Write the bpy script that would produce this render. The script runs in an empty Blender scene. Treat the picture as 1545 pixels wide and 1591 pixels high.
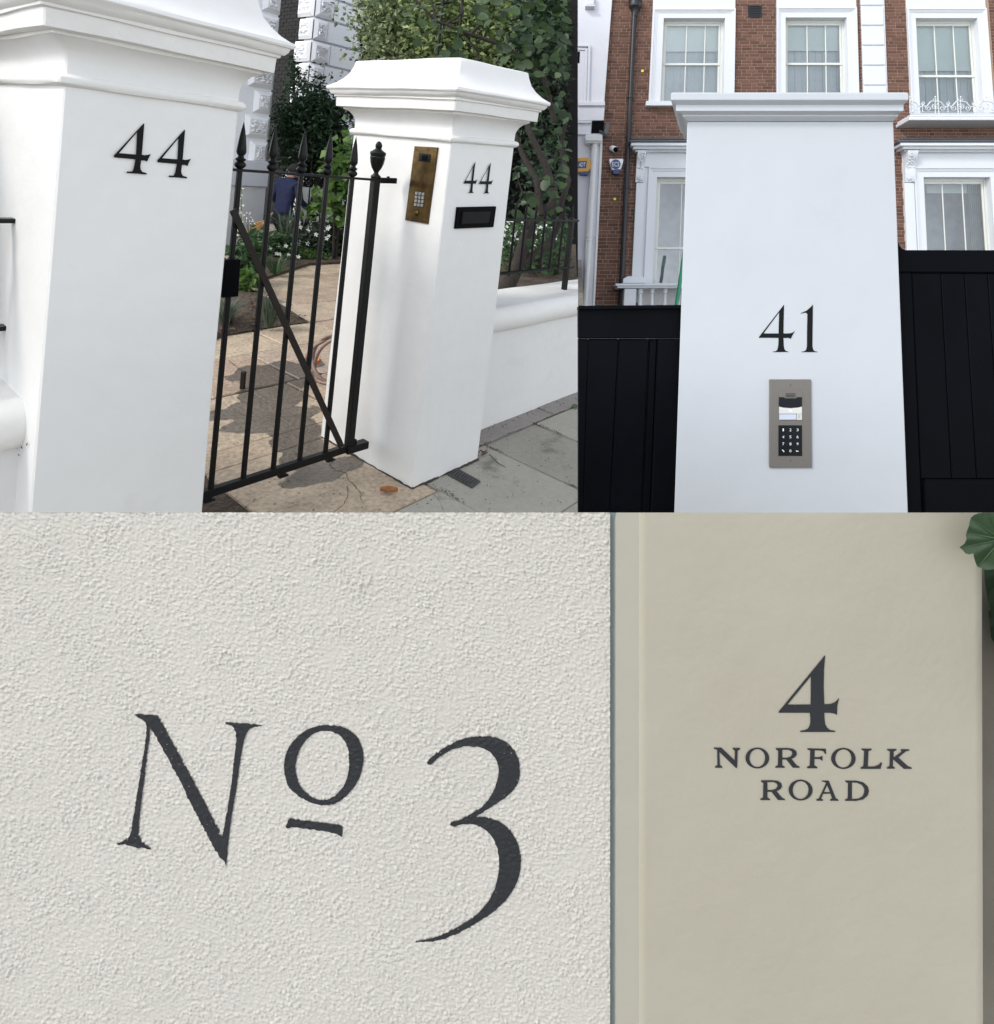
import bpy, bmesh, math, random
import numpy as np
from mathutils import Vector
from mathutils.geometry import tessellate_polygon
random.seed(7)
SC = bpy.context.scene
COL = SC.collection
# ------------------------------------------------------------------ camera
FPX, PX, PY = 975.6, 850.0, 307.85            # focal length and principal point, in pixels of the 1545x1591 photograph
YAW, PITCH, ROLL = .6344, -.0396, .110
CAM = np.array([-2.141, -2.178, 1.6])
FW = np.array([math.cos(PITCH)*math.cos(YAW), math.cos(PITCH)*math.sin(YAW), math.sin(PITCH)])
_rt = np.array([math.sin(YAW), -math.cos(YAW), 0.]); _up = np.cross(_rt, FW)
RT = math.cos(ROLL)*_rt + math.sin(ROLL)*_up
UP = -math.sin(ROLL)*_rt + math.cos(ROLL)*_up
cd = bpy.data.cameras.new('camera'); cam = bpy.data.objects.new('camera', cd); COL.objects.link(cam)
from mathutils import Matrix
cam.matrix_world = Matrix(((RT[0], UP[0], -FW[0], CAM[0]), (RT[1], UP[1], -FW[1], CAM[1]), (RT[2], UP[2], -FW[2], CAM[2]), (0, 0, 0, 1)))
cd.sensor_width = 36; cd.lens = FPX/1591*36
cd.shift_x = (772.5-PX)/1591; cd.shift_y = (PY-795.5)/1591
cd.clip_start = .05; cd.clip_end = 400
SC.camera = cam
# ------------------------------------------------------------------ sky, sun, exposure
SUN = np.array([-.70, .26, .66]); SUN = SUN/np.linalg.norm(SUN)
wd = bpy.data.worlds.new('World'); SC.world = wd; wd.use_nodes = True
nt = wd.node_tree; bg = nt.nodes['Background']
sky = nt.nodes.new('ShaderNodeTexSky'); sky.sky_type = 'NISHITA'; sky.sun_disc = False
sky.sun_elevation = math.asin(SUN[2]); sky.sun_rotation = math.atan2(SUN[0], SUN[1])
sky.air_density = 1.0; sky.dust_density = .5; sky.ozone_density = 1.0
hz_ = nt.nodes.new('ShaderNodeHueSaturation'); hz_.inputs['Saturation'].default_value = .28   # thin cloud: a paler sky
nt.links.new(sky.outputs[0], hz_.inputs['Color'])
tc_ = nt.nodes.new('ShaderNodeTexCoord'); cn_ = nt.nodes.new('ShaderNodeTexNoise'); cn_.inputs['Scale'].default_value = 2.6; cn_.inputs['Detail'].default_value = 7; cn_.inputs['Roughness'].default_value = .6
mp_ = nt.nodes.new('ShaderNodeMapping'); mp_.inputs['Scale'].default_value = (1, 1, 2.2); nt.links.new(tc_.outputs['Generated'], mp_.inputs[0]); nt.links.new(mp_.outputs[0], cn_.inputs['Vector'])
cm_ = nt.nodes.new('ShaderNodeMapRange'); cm_.inputs[1].default_value = .40; cm_.inputs[2].default_value = .66; cm_.inputs[3].default_value = .78; cm_.inputs[4].default_value = 1.35; nt.links.new(cn_.outputs[0], cm_.inputs[0])
h2_ = nt.nodes.new('ShaderNodeHueSaturation'); nt.links.new(cm_.outputs[0], h2_.inputs['Value']); nt.links.new(hz_.outputs[0], h2_.inputs['Color']); nt.links.new(h2_.outputs[0], bg.inputs[0]); bg.inputs[1].default_value = .15
ld = bpy.data.lights.new('sun', 'SUN'); ld.energy = .75; ld.angle = math.radians(11); ld.color = (1, .95, .87)
lo = bpy.data.objects.new('sun', ld); COL.objects.link(lo)
lo.rotation_euler = Vector(SUN).to_track_quat('Z', 'Y').to_euler(); lo.location = (-6, 3, 12)
vs = SC.view_settings; vs.view_transform = 'Standard'; vs.look = 'None'; vs.gamma = 1; vs.use_curve_mapping = False; vs.exposure = 1.22
SC.cycles.max_bounces = 8; SC.cycles.transparent_max_bounces = 12
try: SC.cycles.use_denoising = True
except Exception: pass

# ------------------------------------------------------------------ geometry helpers
def ray(u, v): return FW + RT*(u-PX)/FPX + UP*(PY-v)/FPX
def on(u, v, ax, val):
    r = ray(u, v); return CAM + r*((val-CAM[ax])/r[ax])
def at(u, v, D): return CAM + ray(u, v)*D
def proj(P):
    d = np.asarray(P, float)-CAM; z = d@FW
    return PX+FPX*(d@RT)/z, PY-FPX*(d@UP)/z
V3 = lambda *a: np.array(a, float)
ORG = {}
def link(o, parent, org):
    COL.objects.link(o)
    ORG[o.name] = np.array(org, float)
    if parent is not None:
        o.parent = parent; o.location = Vector(ORG[o.name]-ORG[parent.name])
    else: o.location = Vector(org)
def tag(o, label=None, cat=None, group=None, kind=None):
    if label: o['label'] = label
    if cat: o['category'] = cat
    if group: o['group'] = group
    if kind: o['kind'] = kind
    return o
def thing(name, loc, label, cat, group=None, kind=None):
    o = bpy.data.objects.new(name, None); o.empty_display_size = .1
    link(o, None, loc); return tag(o, label, cat, group, kind)
class G:
    def __init__(s): s.v = []; s.f = []; s.m = []
    def add(s, vs, fs, mi=0):
        n = len(s.v); s.v += [tuple(map(float, p)) for p in vs]
        s.f += [tuple(i+n for i in f) for f in fs]; s.m += [mi]*len(fs); return s
    def hexa(s, p, mi=0):       # p: 4 bottom (ccw seen from above/front) + 4 top
        return s.add(p, [(3, 2, 1, 0), (4, 5, 6, 7), (0, 1, 5, 4), (1, 2, 6, 5), (2, 3, 7, 6), (3, 0, 4, 7)], mi)
    def box(s, a, b, mi=0):
        (x0, y0, z0), (x1, y1, z1) = a, b
        return s.hexa([(x0, y0, z0), (x1, y0, z0), (x1, y1, z0), (x0, y1, z0), (x0, y0, z1), (x1, y0, z1), (x1, y1, z1), (x0, y1, z1)], mi)
    def tube(s, pts, r, n=8, cap=True, mi=0, phase=0., flat=1.):
        pts = [np.array(p, float) for p in pts]; k = len(pts)
        rr = r if isinstance(r, (list, tuple)) else [r]*k
        ring = []; prev = None
        for i, p in enumerate(pts):
            t = pts[min(i+1, k-1)]-pts[max(i-1, 0)]; t = t/(np.linalg.norm(t)+1e-12)
            if prev is None:
                h = V3(0, 0, 1) if abs(t[2]) < .9 else V3(1, 0, 0)
                x = np.cross(h, t)
            else: x = prev-t*(prev@t)
            x = x/np.linalg.norm(x); prev = x; y = np.cross(t, x)
            ring.append([p+rr[i]*(math.cos(2*math.pi*(j+phase)/n)*x+flat*math.sin(2*math.pi*(j+phase)/n)*y) for j in range(n)])
        vs = [q for rg in ring for q in rg]; fs = []
        for i in range(k-1):
            for j in range(n):
                a, b = i*n+j, i*n+(j+1) % n; fs.append((a, b, b+n, a+n))
        if cap: fs.append(tuple(range(n-1, -1, -1))); fs.append(tuple((k-1)*n+j for j in range(n)))
        return s.add(vs, fs, mi)
    def bar(s, a, b, w, d, wdir, mi=0):     # square bar a->b, width w along wdir, depth d across
        a = np.array(a, float); b = np.array(b, float); t = b-a; t = t/np.linalg.norm(t)
        x = np.array(wdir, float); x = x-t*(x@t); x = x/np.linalg.norm(x); y = np.cross(t, x)
        x = x*w/2; y = y*d/2
        return s.hexa([a-x-y, a+x-y, a+x+y, a-x+y, b-x-y, b+x-y, b+x+y, b-x+y], mi)
    def lathe(s, base, axis, prof, n=12, mi=0):
        axis = np.array(axis, float); axis = axis/np.linalg.norm(axis)
        h = V3(0, 0, 1) if abs(axis[2]) < .9 else V3(1, 0, 0)
        x = np.cross(h, axis); x = x/np.linalg.norm(x); y = np.cross(axis, x); base = np.array(base, float)
        vs = []; fs = []
        for r, z in prof:
            vs += [base+axis*z+r*(math.cos(2*math.pi*j/n)*x+math.sin(2*math.pi*j/n)*y) for j in range(n)]
        for i in range(len(prof)-1):
            for j in range(n):
                a, b = i*n+j, i*n+(j+1) % n; fs.append((a, b, b+n, a+n))
        fs.append(tuple(range(n-1, -1, -1))); fs.append(tuple((len(prof)-1)*n+j for j in range(n)))
        return s.add(vs, fs, mi)
    def ball(s, c, r, n=8, mi=0):
        rx = r if isinstance(r, (tuple, list)) else (r, r, r); vs = []; fs = []; m = n//2
        for i in range(m+1):
            th = math.pi*i/m
            for j in range(n): vs.append((c[0]+rx[0]*math.sin(th)*math.cos(2*math.pi*j/n), c[1]+rx[1]*math.sin(th)*math.sin(2*math.pi*j/n), c[2]-rx[2]*math.cos(th)))
        for i in range(m):
            for j in range(n):
                a, b = i*n+j, i*n+(j+1) % n; fs.append((a, b, b+n, a+n))
        return s.add(vs, fs, mi)
    def build(s, name, mat, parent=None, smooth=None, bevel=0, org=None, seg=1, attr=None):
        me = bpy.data.meshes.new(name)
        arr = np.array(s.v)
        if org is None:
            lo_, hi_ = arr.min(0), arr.max(0); org = np.array([(lo_[0]+hi_[0])/2, (lo_[1]+hi_[1])/2, lo_[2]])
        me.from_pydata((arr-org).tolist(), [], s.f)
        mats = mat if isinstance(mat, list) else [mat]
        for m in mats: me.materials.append(m)
        if len(mats) > 1:
            me.polygons.foreach_set('material_index', s.m)
        if bevel:
            bm = bmesh.new(); bm.from_mesh(me)
            bmesh.ops.remove_doubles(bm, verts=bm.verts, dist=1e-6)
            bmesh.ops.recalc_face_normals(bm, faces=bm.faces)
            es = [e for e in bm.edges if len(e.link_faces) == 2 and e.calc_face_angle(0) > .5]
            bmesh.ops.bevel(bm, geom=es, offset=bevel, segments=seg, affect='EDGES', profile=.5, clamp_overlap=True)
            bm.to_mesh(me); bm.free()
        if smooth is not None:
            me.polygons.foreach_set('use_smooth', [True]*len(me.polygons))
            me.set_sharp_from_angle(angle=math.radians(smooth))
        me.update()
        o = bpy.data.objects.new(name, me); link(o, parent, org); return o
def fixnormals(o):
    bm = bmesh.new(); bm.from_mesh(o.data); bmesh.ops.recalc_face_normals(bm, faces=bm.faces); bm.to_mesh(o.data); bm.free(); return o
def copy_child(src, parent, org):
    o = src.copy(); link(o, parent, org); return o
def chaikin(p, it=1):
    for _ in range(it):
        q = []
        for i in range(len(p)):
            a, b = np.array(p[i], float), np.array(p[(i+1) % len(p)], float)
            q += [a*.75+b*.25, a*.25+b*.75]
        p = q
    return [tuple(x) for x in p]
def glyph(name, loops, mp, mat, parent, thick=.0006, nrm=None):
    """A painted character: loops (outer, holes) of 2-D points; mp maps a point to the wall surface; a thin coat of paint."""
    tri = tessellate_polygon([[Vector((x, y, 0)) for x, y in l] for l in loops])
    flat = [p for l in loops for p in l]
    P = [np.array(mp(*p)) for p in flat]; n = np.array(nrm, float)
    g = G(); vs = [p+n*thick for p in P]+[p for p in P]; N = len(P); fs = []
    for t in tri:
        a, b, c = (P[i] for i in t)
        t = tuple(t) if np.cross(b-a, c-a)@n > 0 else tuple(t)[::-1]
        fs.append(t)
    s0 = 0
    for l in loops:
        k = len(l)
        for i in range(k): fs.append((s0+i, s0+(i+1) % k, N+s0+(i+1) % k, N+s0+i))
        s0 += k
    g.add(vs, fs); return g.build(name, mat, parent)
def zoomed(pts, sx, ox, oy): return [(x/sx+ox, y/sx+oy) for x, y in pts]

# ------------------------------------------------------------------ materials
def nd(t, typ, **kw):
    n = t.nodes.new(typ)
    for k, v in kw.items(): setattr(n, k, v)
    return n
def pmat(name, col, rough=.6, var=.12, scale=3., fine=30., bump=.0, bscale=60., metal=0., spec=.5, col2=None, rnd=0., coat=0., detail=4., stain=None, bump2=0., b2scale=6.):
    m = bpy.data.materials.new(name); m.use_nodes = True; t = m.node_tree
    b = t.nodes['Principled BSDF']; L = t.links.new
    b.inputs['Roughness'].default_value = rough; b.inputs['Metallic'].default_value = metal; b.inputs['Specular IOR Level'].default_value = spec
    if coat: b.inputs['Coat Weight'].default_value = coat; b.inputs['Coat Roughness'].default_value = .12
    geo = nd(t, 'ShaderNodeNewGeometry')
    n1 = nd(t, 'ShaderNodeTexNoise'); n1.inputs['Scale'].default_value = scale; n1.inputs['Detail'].default_value = detail; L(geo.outputs['Position'], n1.inputs['Vector'])
    n2 = nd(t, 'ShaderNodeTexNoise'); n2.inputs['Scale'].default_value = fine; n2.inputs['Detail'].default_value = 3; L(geo.outputs['Position'], n2.inputs['Vector'])
    mx = nd(t, 'ShaderNodeMath', operation='MULTIPLY_ADD'); L(n2.outputs[0], mx.inputs[0]); mx.inputs[1].default_value = .5; 
    ms = nd(t, 'ShaderNodeMath', operation='MULTIPLY'); L(n1.outputs[0], ms.inputs[0]); ms.inputs[1].default_value = .5; L(ms.outputs[0], mx.inputs[2])
    fac = mx.outputs[0]
    if rnd:
        oi = nd(t, 'ShaderNodeObjectInfo'); ad = nd(t, 'ShaderNodeMath', operation='ADD'); L(oi.outputs['Random'], ad.inputs[0]); L(geo.outputs['Random Per Island'], ad.inputs[1])
        fr = nd(t, 'ShaderNodeMath', operation='FRACT'); L(ad.outputs[0], fr.inputs[0])
        mm = nd(t, 'ShaderNodeMixRGB') if False else nd(t, 'ShaderNodeMix'); mm.data_type = 'FLOAT'; mm.inputs[0].default_value = rnd; L(fac, mm.inputs[2]); L(fr.outputs[0], mm.inputs[3]); fac = mm.outputs[0]
    cr = nd(t, 'ShaderNodeValToRGB'); L(fac, cr.inputs[0])
    c = np.array(col, float)
    lo_ = c*(1-var); hi_ = np.minimum(c*(1+var), 1) if col2 is None else np.array(col2, float)
    w = .22 if not rnd else .22+.28*rnd
    e = cr.color_ramp.elements; e[0].position = .5-w; e[0].color = (*lo_, 1); e[1].position = .5+w; e[1].color = (*hi_, 1)
    out = cr.outputs[0]
    if stain:
        scol, sscale, thr, amt = stain
        n3 = nd(t, 'ShaderNodeTexNoise'); n3.inputs['Scale'].default_value = sscale; n3.inputs['Detail'].default_value = 6; n3.inputs['Roughness'].default_value = .65; L(geo.outputs['Position'], n3.inputs['Vector'])
        rp = nd(t, 'ShaderNodeMapRange'); rp.inputs[1].default_value = thr; rp.inputs[2].default_value = thr+.12; rp.inputs[4].default_value = amt; L(n3.outputs[0], rp.inputs[0])
        mc = nd(t, 'ShaderNodeMix'); mc.data_type = 'RGBA'; L(rp.outputs[0], mc.inputs[0]); L(out, mc.inputs[6]); mc.inputs[7].default_value = (*scol, 1); out = mc.outputs[2]
    L(out, b.inputs['Base Color'])
    if bump or bump2:
        bn = nd(t, 'ShaderNodeBump'); bn.inputs['Strength'].default_value = 1; bn.inputs['Distance'].default_value = 1
        n4 = nd(t, 'ShaderNodeTexNoise'); n4.inputs['Scale'].default_value = bscale; n4.inputs['Detail'].default_value = 4; L(geo.outputs['Position'], n4.inputs['Vector'])
        n5 = nd(t, 'ShaderNodeTexNoise'); n5.inputs['Scale'].default_value = b2scale; n5.inputs['Detail'].default_value = 2; L(geo.outputs['Position'], n5.inputs['Vector'])
        a1 = nd(t, 'ShaderNodeMath', operation='MULTIPLY'); a1.inputs[1].default_value = bump; L(n4.outputs[0], a1.inputs[0])
        a2 = nd(t, 'ShaderNodeMath', operation='MULTIPLY_ADD'); a2.inputs[1].default_value = bump2; L(n5.outputs[0], a2.inputs[0]); L(a1.outputs[0], a2.inputs[2])
        L(a2.outputs[0], bn.inputs['Height']); L(bn.outputs[0], b.inputs['Normal'])
    return m
def leafmat(name, dark, light, rough=.45, trans=.25):
    m = bpy.data.materials.new(name); m.use_nodes = True; t = m.node_tree; L = t.links.new
    b = t.nodes['Principled BSDF']; b.inputs['Roughness'].default_value = rough
    geo = nd(t, 'ShaderNodeNewGeometry'); oi = nd(t, 'ShaderNodeObjectInfo')
    ad = nd(t, 'ShaderNodeMath', operation='ADD'); L(oi.outputs['Random'], ad.inputs[0]); L(geo.outputs['Random Per Island'], ad.inputs[1])
    fr = nd(t, 'ShaderNodeMath', operation='FRACT'); L(ad.outputs[0], fr.inputs[0])
    cr = nd(t, 'ShaderNodeValToRGB'); L(fr.outputs[0], cr.inputs[0])
    e = cr.color_ramp.elements; e[0].color = (*dark, 1); e[1].color = (*light, 1)
    n = nd(t, 'ShaderNodeTexNoise'); n.inputs['Scale'].default_value = 25; L(geo.outputs['Position'], n.inputs['Vector'])
    hs = nd(t, 'ShaderNodeHueSaturation'); mr = nd(t, 'ShaderNodeMapRange'); mr.inputs[3].default_value = .6; mr.inputs[4].default_value = 1.4; L(n.outputs[0], mr.inputs[0]); L(mr.outputs[0], hs.inputs['Value'])
    L(cr.outputs[0], hs.inputs['Color']); L(hs.outputs[0], b.inputs['Base Color'])
    tr = nd(t, 'ShaderNodeBsdfTranslucent'); L(hs.outputs[0], tr.inputs[0])
    ms = nd(t, 'ShaderNodeMixShader'); ms.inputs[0].default_value = trans; L(b.outputs[0], ms.inputs[1]); L(tr.outputs[0], ms.inputs[2])
    L(ms.outputs[0], t.nodes['Material Output'].inputs[0]); return m
M = {}
M['plaster'] = pmat('white masonry paint', (.765, .76, .745), .55, .025, 1.3, 14, bump=.0008, bscale=45, bump2=.008, b2scale=4.5, stain=((.56, .55, .52), 2.2, .62, .30))
M['plaster_trim'] = pmat('white masonry paint with soot specks', (.755, .745, .72), .55, .035, 1.6, 22, bump=.001, bscale=60, bump2=.007, b2scale=7, stain=((.26, .24, .21), 30, .70, .55))
M['dirt'] = pmat('dirt in the joint', (.055, .048, .038), .95, .5, 9, 60, bump=.01, bscale=50)
M['plaster_old'] = pmat('grubby white masonry paint', (.78, .77, .74), .6, .04, 1.6, 20, bump=.001, bscale=60, bump2=.006, b2scale=5, stain=((.24, .22, .19), 17, .68, .6))
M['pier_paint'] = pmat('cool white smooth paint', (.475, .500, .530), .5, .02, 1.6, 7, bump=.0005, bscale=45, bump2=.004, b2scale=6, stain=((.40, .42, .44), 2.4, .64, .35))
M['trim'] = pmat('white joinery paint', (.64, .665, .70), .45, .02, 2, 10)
M['trim_warm'] = pmat('off white sash paint', (.64, .66, .62), .4, .02, 2, 10)
M['stucco'] = pmat('white stucco', (.60, .61, .66), .6, .03, 1.0, 6, bump=.002, bscale=20, stain=((.45, .44, .43), 1.1, .62, .35))
M['quoin'] = pmat('white painted quoin', (.80, .805, .83), .6, .03, 1.0, 6, bump=.002, bscale=20, stain=((.35, .34, .33), 7, .66, .4))
M['pale'] = pmat('pale blue grey stucco', (.84, .855, .89), .6, .02, 1.2, 8, bump=.001, bscale=25)
M['greywall'] = pmat('light grey render', (.62, .62, .62), .7, .06, 1.2, 9, bump=.002, bscale=25, stain=((.28, .28, .25), 1.6, .60, .5))
M['iron'] = pmat('black gloss iron paint', (.006, .0062, .0066), .36, .3, 8, 90, bump=.0008, bscale=120, stain=((.022, .018, .015), 16, .68, .4), spec=.22)
M['brace'] = pmat('worn brown black iron', (.017, .013, .011), .45, .3, 10, 80, bump=.0006, bscale=140, spec=.25)
M['ink'] = pmat('black signwriting enamel', (.005, .005, .006), .5, .2, 10, 60, spec=.15)
M['ink_grey'] = pmat('charcoal signwriting enamel', (.026, .028, .031), .6, .15, 14, 120, spec=.2)
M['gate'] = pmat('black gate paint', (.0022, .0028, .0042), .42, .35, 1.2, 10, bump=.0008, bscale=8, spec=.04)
M['brass'] = pmat('tarnished brass', (.050, .030, .010), .30, .6, 7, 30, metal=.8, col2=(.15, .092, .030), bump=.001, bscale=12)
M['steel'] = pmat('brushed steel', (.175, .162, .145), .5, .06, 3, 200, metal=.4)
M['steel_light'] = pmat('bright satin steel', (.62, .61, .58), .3, .05, 3, 100, metal=.6)
M['blackglass'] = pmat('black keypad glass', (.003, .004, .006), .25, .1, spec=.2)
M['label'] = pmat('pale name label', (.50, .55, .66), .3, .04)
M['print'] = pmat('white keypad print', (.8, .82, .84), .5, .02)
M['key'] = pmat('chrome key', (.40, .41, .42), .3, .1, metal=.8)
M['lead'] = pmat('lead flashing', (.10, .105, .115), .55, .2, 4, 20, bump=.004, bscale=9)
M['pipe'] = pmat('charcoal pipe paint', (.013, .015, .019), .42, .2, 4, 30)
M['pipe_white'] = pmat('white pipe paint', (.66, .665, .67), .45, .06, 4, 30, stain=((.40, .38, .35), 4, .64, .4))
M['mortar'] = pmat('pink lime mortar', (.36, .25, .185), .9, .15, 4, 60, bump=.002)
M['brick'] = pmat('red brown brick', (.122, .058, .040), .85, .34, 5, 45, rnd=.7, col2=(.162, .080, .056), bump=.0035, bscale=50, stain=((.10, .052, .038), 2.0, .62, .5))
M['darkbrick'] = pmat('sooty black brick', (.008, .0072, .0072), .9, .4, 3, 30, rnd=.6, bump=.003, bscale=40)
M['net'] = pmat('added pale net', (.50, .55, .58), .85, .08, 2.2, 12)
M['blind'] = pmat('pale roller blind', (.70, .77, .75), .8, .05, .9, 5)
M['room'] = pmat('room paled for reflections', (.34, .36, .38), .8, .3, 1.1, 4)  # paled so the panes look as if they reflected sky
M['reflection_tint'] = pmat('reflection tint sheet', (.36, .40, .37), .8, .15, 3, 30)
M['flag'] = None
M['slab'] = pmat('grey paving slab', (.33, .312, .262), .8, .28, 2.6, 30, rnd=.30, bump=.007, bscale=70, bump2=.012, b2scale=5, stain=((.075, .068, .055), 3.2, .58, .6))
M['kerb'] = pmat('pinkish edging stone', (.27, .245, .225), .85, .2, 3, 30, bump=.003, bscale=60, stain=((.09, .08, .065), 4, .6, .5))
M['soil'] = pmat('dark mulch soil', (.060, .042, .030), .95, .6, 8, 60, bump=.03, bscale=30, col2=(.13, .095, .065))
M['ground'] = pmat('pale dusty ground', (.22, .20, .175), .95, .4, 1, 12, bump=.02, bscale=12)
M['castiron'] = pmat('worn cast iron', (.055, .055, .055), .6, .4, 20, 90, bump=.002, bscale=160)
M['dryleaf'] = pmat('dry orange leaf', (.34, .13, .035), .7, .4, 20, 90)
M['moss'] = pmat('dull moss', (.040, .052, .022), .95, .4, 20, 120, bump=.01, bscale=120)
M['twig'] = pmat('dry twig', (.12, .08, .05), .8, .4, 20, 90)
M['bark'] = pmat('dark bark', (.026, .020, .016), .9, .5, 9, 50, bump=.01, bscale=40)
M['straw'] = pmat('broom straw', (.50, .28, .11), .8, .35, 30, 120, rnd=.6)
M['wood'] = pmat('pale wood handle', (.45, .34, .22), .6, .2, 9, 60)
M['hose'] = pmat('dusty pink hose', (.27, .185, .155), .55, .2, 10, 60)
M['orange'] = pmat('orange plastic', (.65, .17, .04), .45, .1)
M['navy'] = pmat('navy sweatshirt', (.022, .028, .075), .85, .25, 6, 60, bump=.02, bscale=14)
M['black_cloth'] = pmat('black trousers', (.010, .010, .012), .85, .3, 6, 50, bump=.01, bscale=16)
M['skin'] = pmat('skin', (.42, .22, .15), .55, .1, 10, 60)
M['hair'] = pmat('dark hair', (.014, .011, .010), .6, .4, 30, 200, bump=.01, bscale=120)
M['glove'] = pmat('white glove', (.62, .61, .57), .8, .1, 10, 60)
M['pot'] = pmat('black planter', (.012, .012, .013), .6, .3, 8, 40)
M['ochre'] = pmat('ochre plastic', (.56, .30, .055), .4, .06)
M['blue'] = pmat('deep blue plastic', (.018, .03, .13), .35, .1)
M['badge'] = pmat('label blue', (.03, .05, .16), .4, .1)
M['green'] = pmat('green painted pole', (.012, .24, .12), .35, .1)
M['yellow'] = pmat('yellow tag', (.85, .80, .03), .5, .03)
M['cream'] = pmat('cream masonry paint', (.374, .345, .274), .55, .035, 2.2, 7, bump=.0005, bscale=90, bump2=.0012, b2scale=16, col2=(.384, .362, .294))
M['cream_edge'] = pmat('lilac grey masonry paint', (.36, .345, .288), .55, .03, 3, 20, bump=.0006, bscale=60)
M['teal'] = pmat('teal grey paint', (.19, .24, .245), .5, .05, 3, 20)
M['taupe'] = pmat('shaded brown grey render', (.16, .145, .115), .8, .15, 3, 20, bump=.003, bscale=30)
M['rough'] = pmat('roughcast paint', (.492, .470, .428), .75, .04, 5, 90)
M['fig'] = leafmat('fig leaf', (.014, .033, .010), (.058, .105, .032), .45, .35)
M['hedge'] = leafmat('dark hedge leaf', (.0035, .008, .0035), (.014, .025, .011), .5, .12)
M['jasmine'] = leafmat('dark climber leaf', (.012, .030, .013), (.036, .080, .032), .5, .25)
M['varieg'] = leafmat('variegated leaf', (.050, .10, .030), (.50, .56, .32), .45, .3)
M['lightleaf'] = leafmat('light green leaf', (.045, .095, .024), (.36, .43, .17), .45, .3)
M['vine'] = leafmat('light vine leaf', (.045, .105, .025), (.15, .25, .06), .45, .35)
M['bed'] = leafmat('bedding leaf', (.020, .055, .020), (.085, .16, .055), .5)
M['sage'] = leafmat('grey green leaf', (.05, .075, .05), (.16, .20, .14), .6)
M['white_fl'] = pmat('white petal', (.8, .8, .76), .6, .05)
M['cream_fl'] = pmat('cream bell flower', (.70, .70, .52), .6, .1)
M['ivy'] = leafmat('blue green leaf', (.016, .040, .017), (.030, .062, .026), .5, .2)
M['whitewash'] = pmat('white washed wall', (.70, .70, .69), .7, .05, 1, 8, bump=.002, bscale=20)
def glassmat():
    m = bpy.data.materials.new('window glass'); m.use_nodes = True; t = m.node_tree; L = t.links.new; t.nodes.remove(t.nodes['Principled BSDF'])
    gl = nd(t, 'ShaderNodeBsdfGlossy'); gl.inputs['Roughness'].default_value = .02
    tr = nd(t, 'ShaderNodeBsdfTransparent'); tr.inputs[0].default_value = (.86, .92, .91, 1)
    fz = nd(t, 'ShaderNodeFresnel'); fz.inputs[0].default_value = 1.52
    mr = nd(t, 'ShaderNodeMapRange'); mr.inputs[3].default_value = .22; L(fz.outputs[0], mr.inputs[0])
    n = nd(t, 'ShaderNodeTexNoise'); n.inputs['Scale'].default_value = 1.7; b = nd(t, 'ShaderNodeBump'); b.inputs['Distance'].default_value = .004
    geo = nd(t, 'ShaderNodeNewGeometry'); L(geo.outputs['Position'], n.inputs['Vector']); L(n.outputs[0], b.inputs['Height']); L(b.outputs[0], gl.inputs['Normal'])
    ms = nd(t, 'ShaderNodeMixShader'); L(mr.outputs[0], ms.inputs[0]); L(tr.outputs[0], ms.inputs[1]); L(gl.outputs[0], ms.inputs[2])
    L(ms.outputs[0], t.nodes['Material Output'].inputs[0]); return m
M['glass'] = glassmat()
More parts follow.
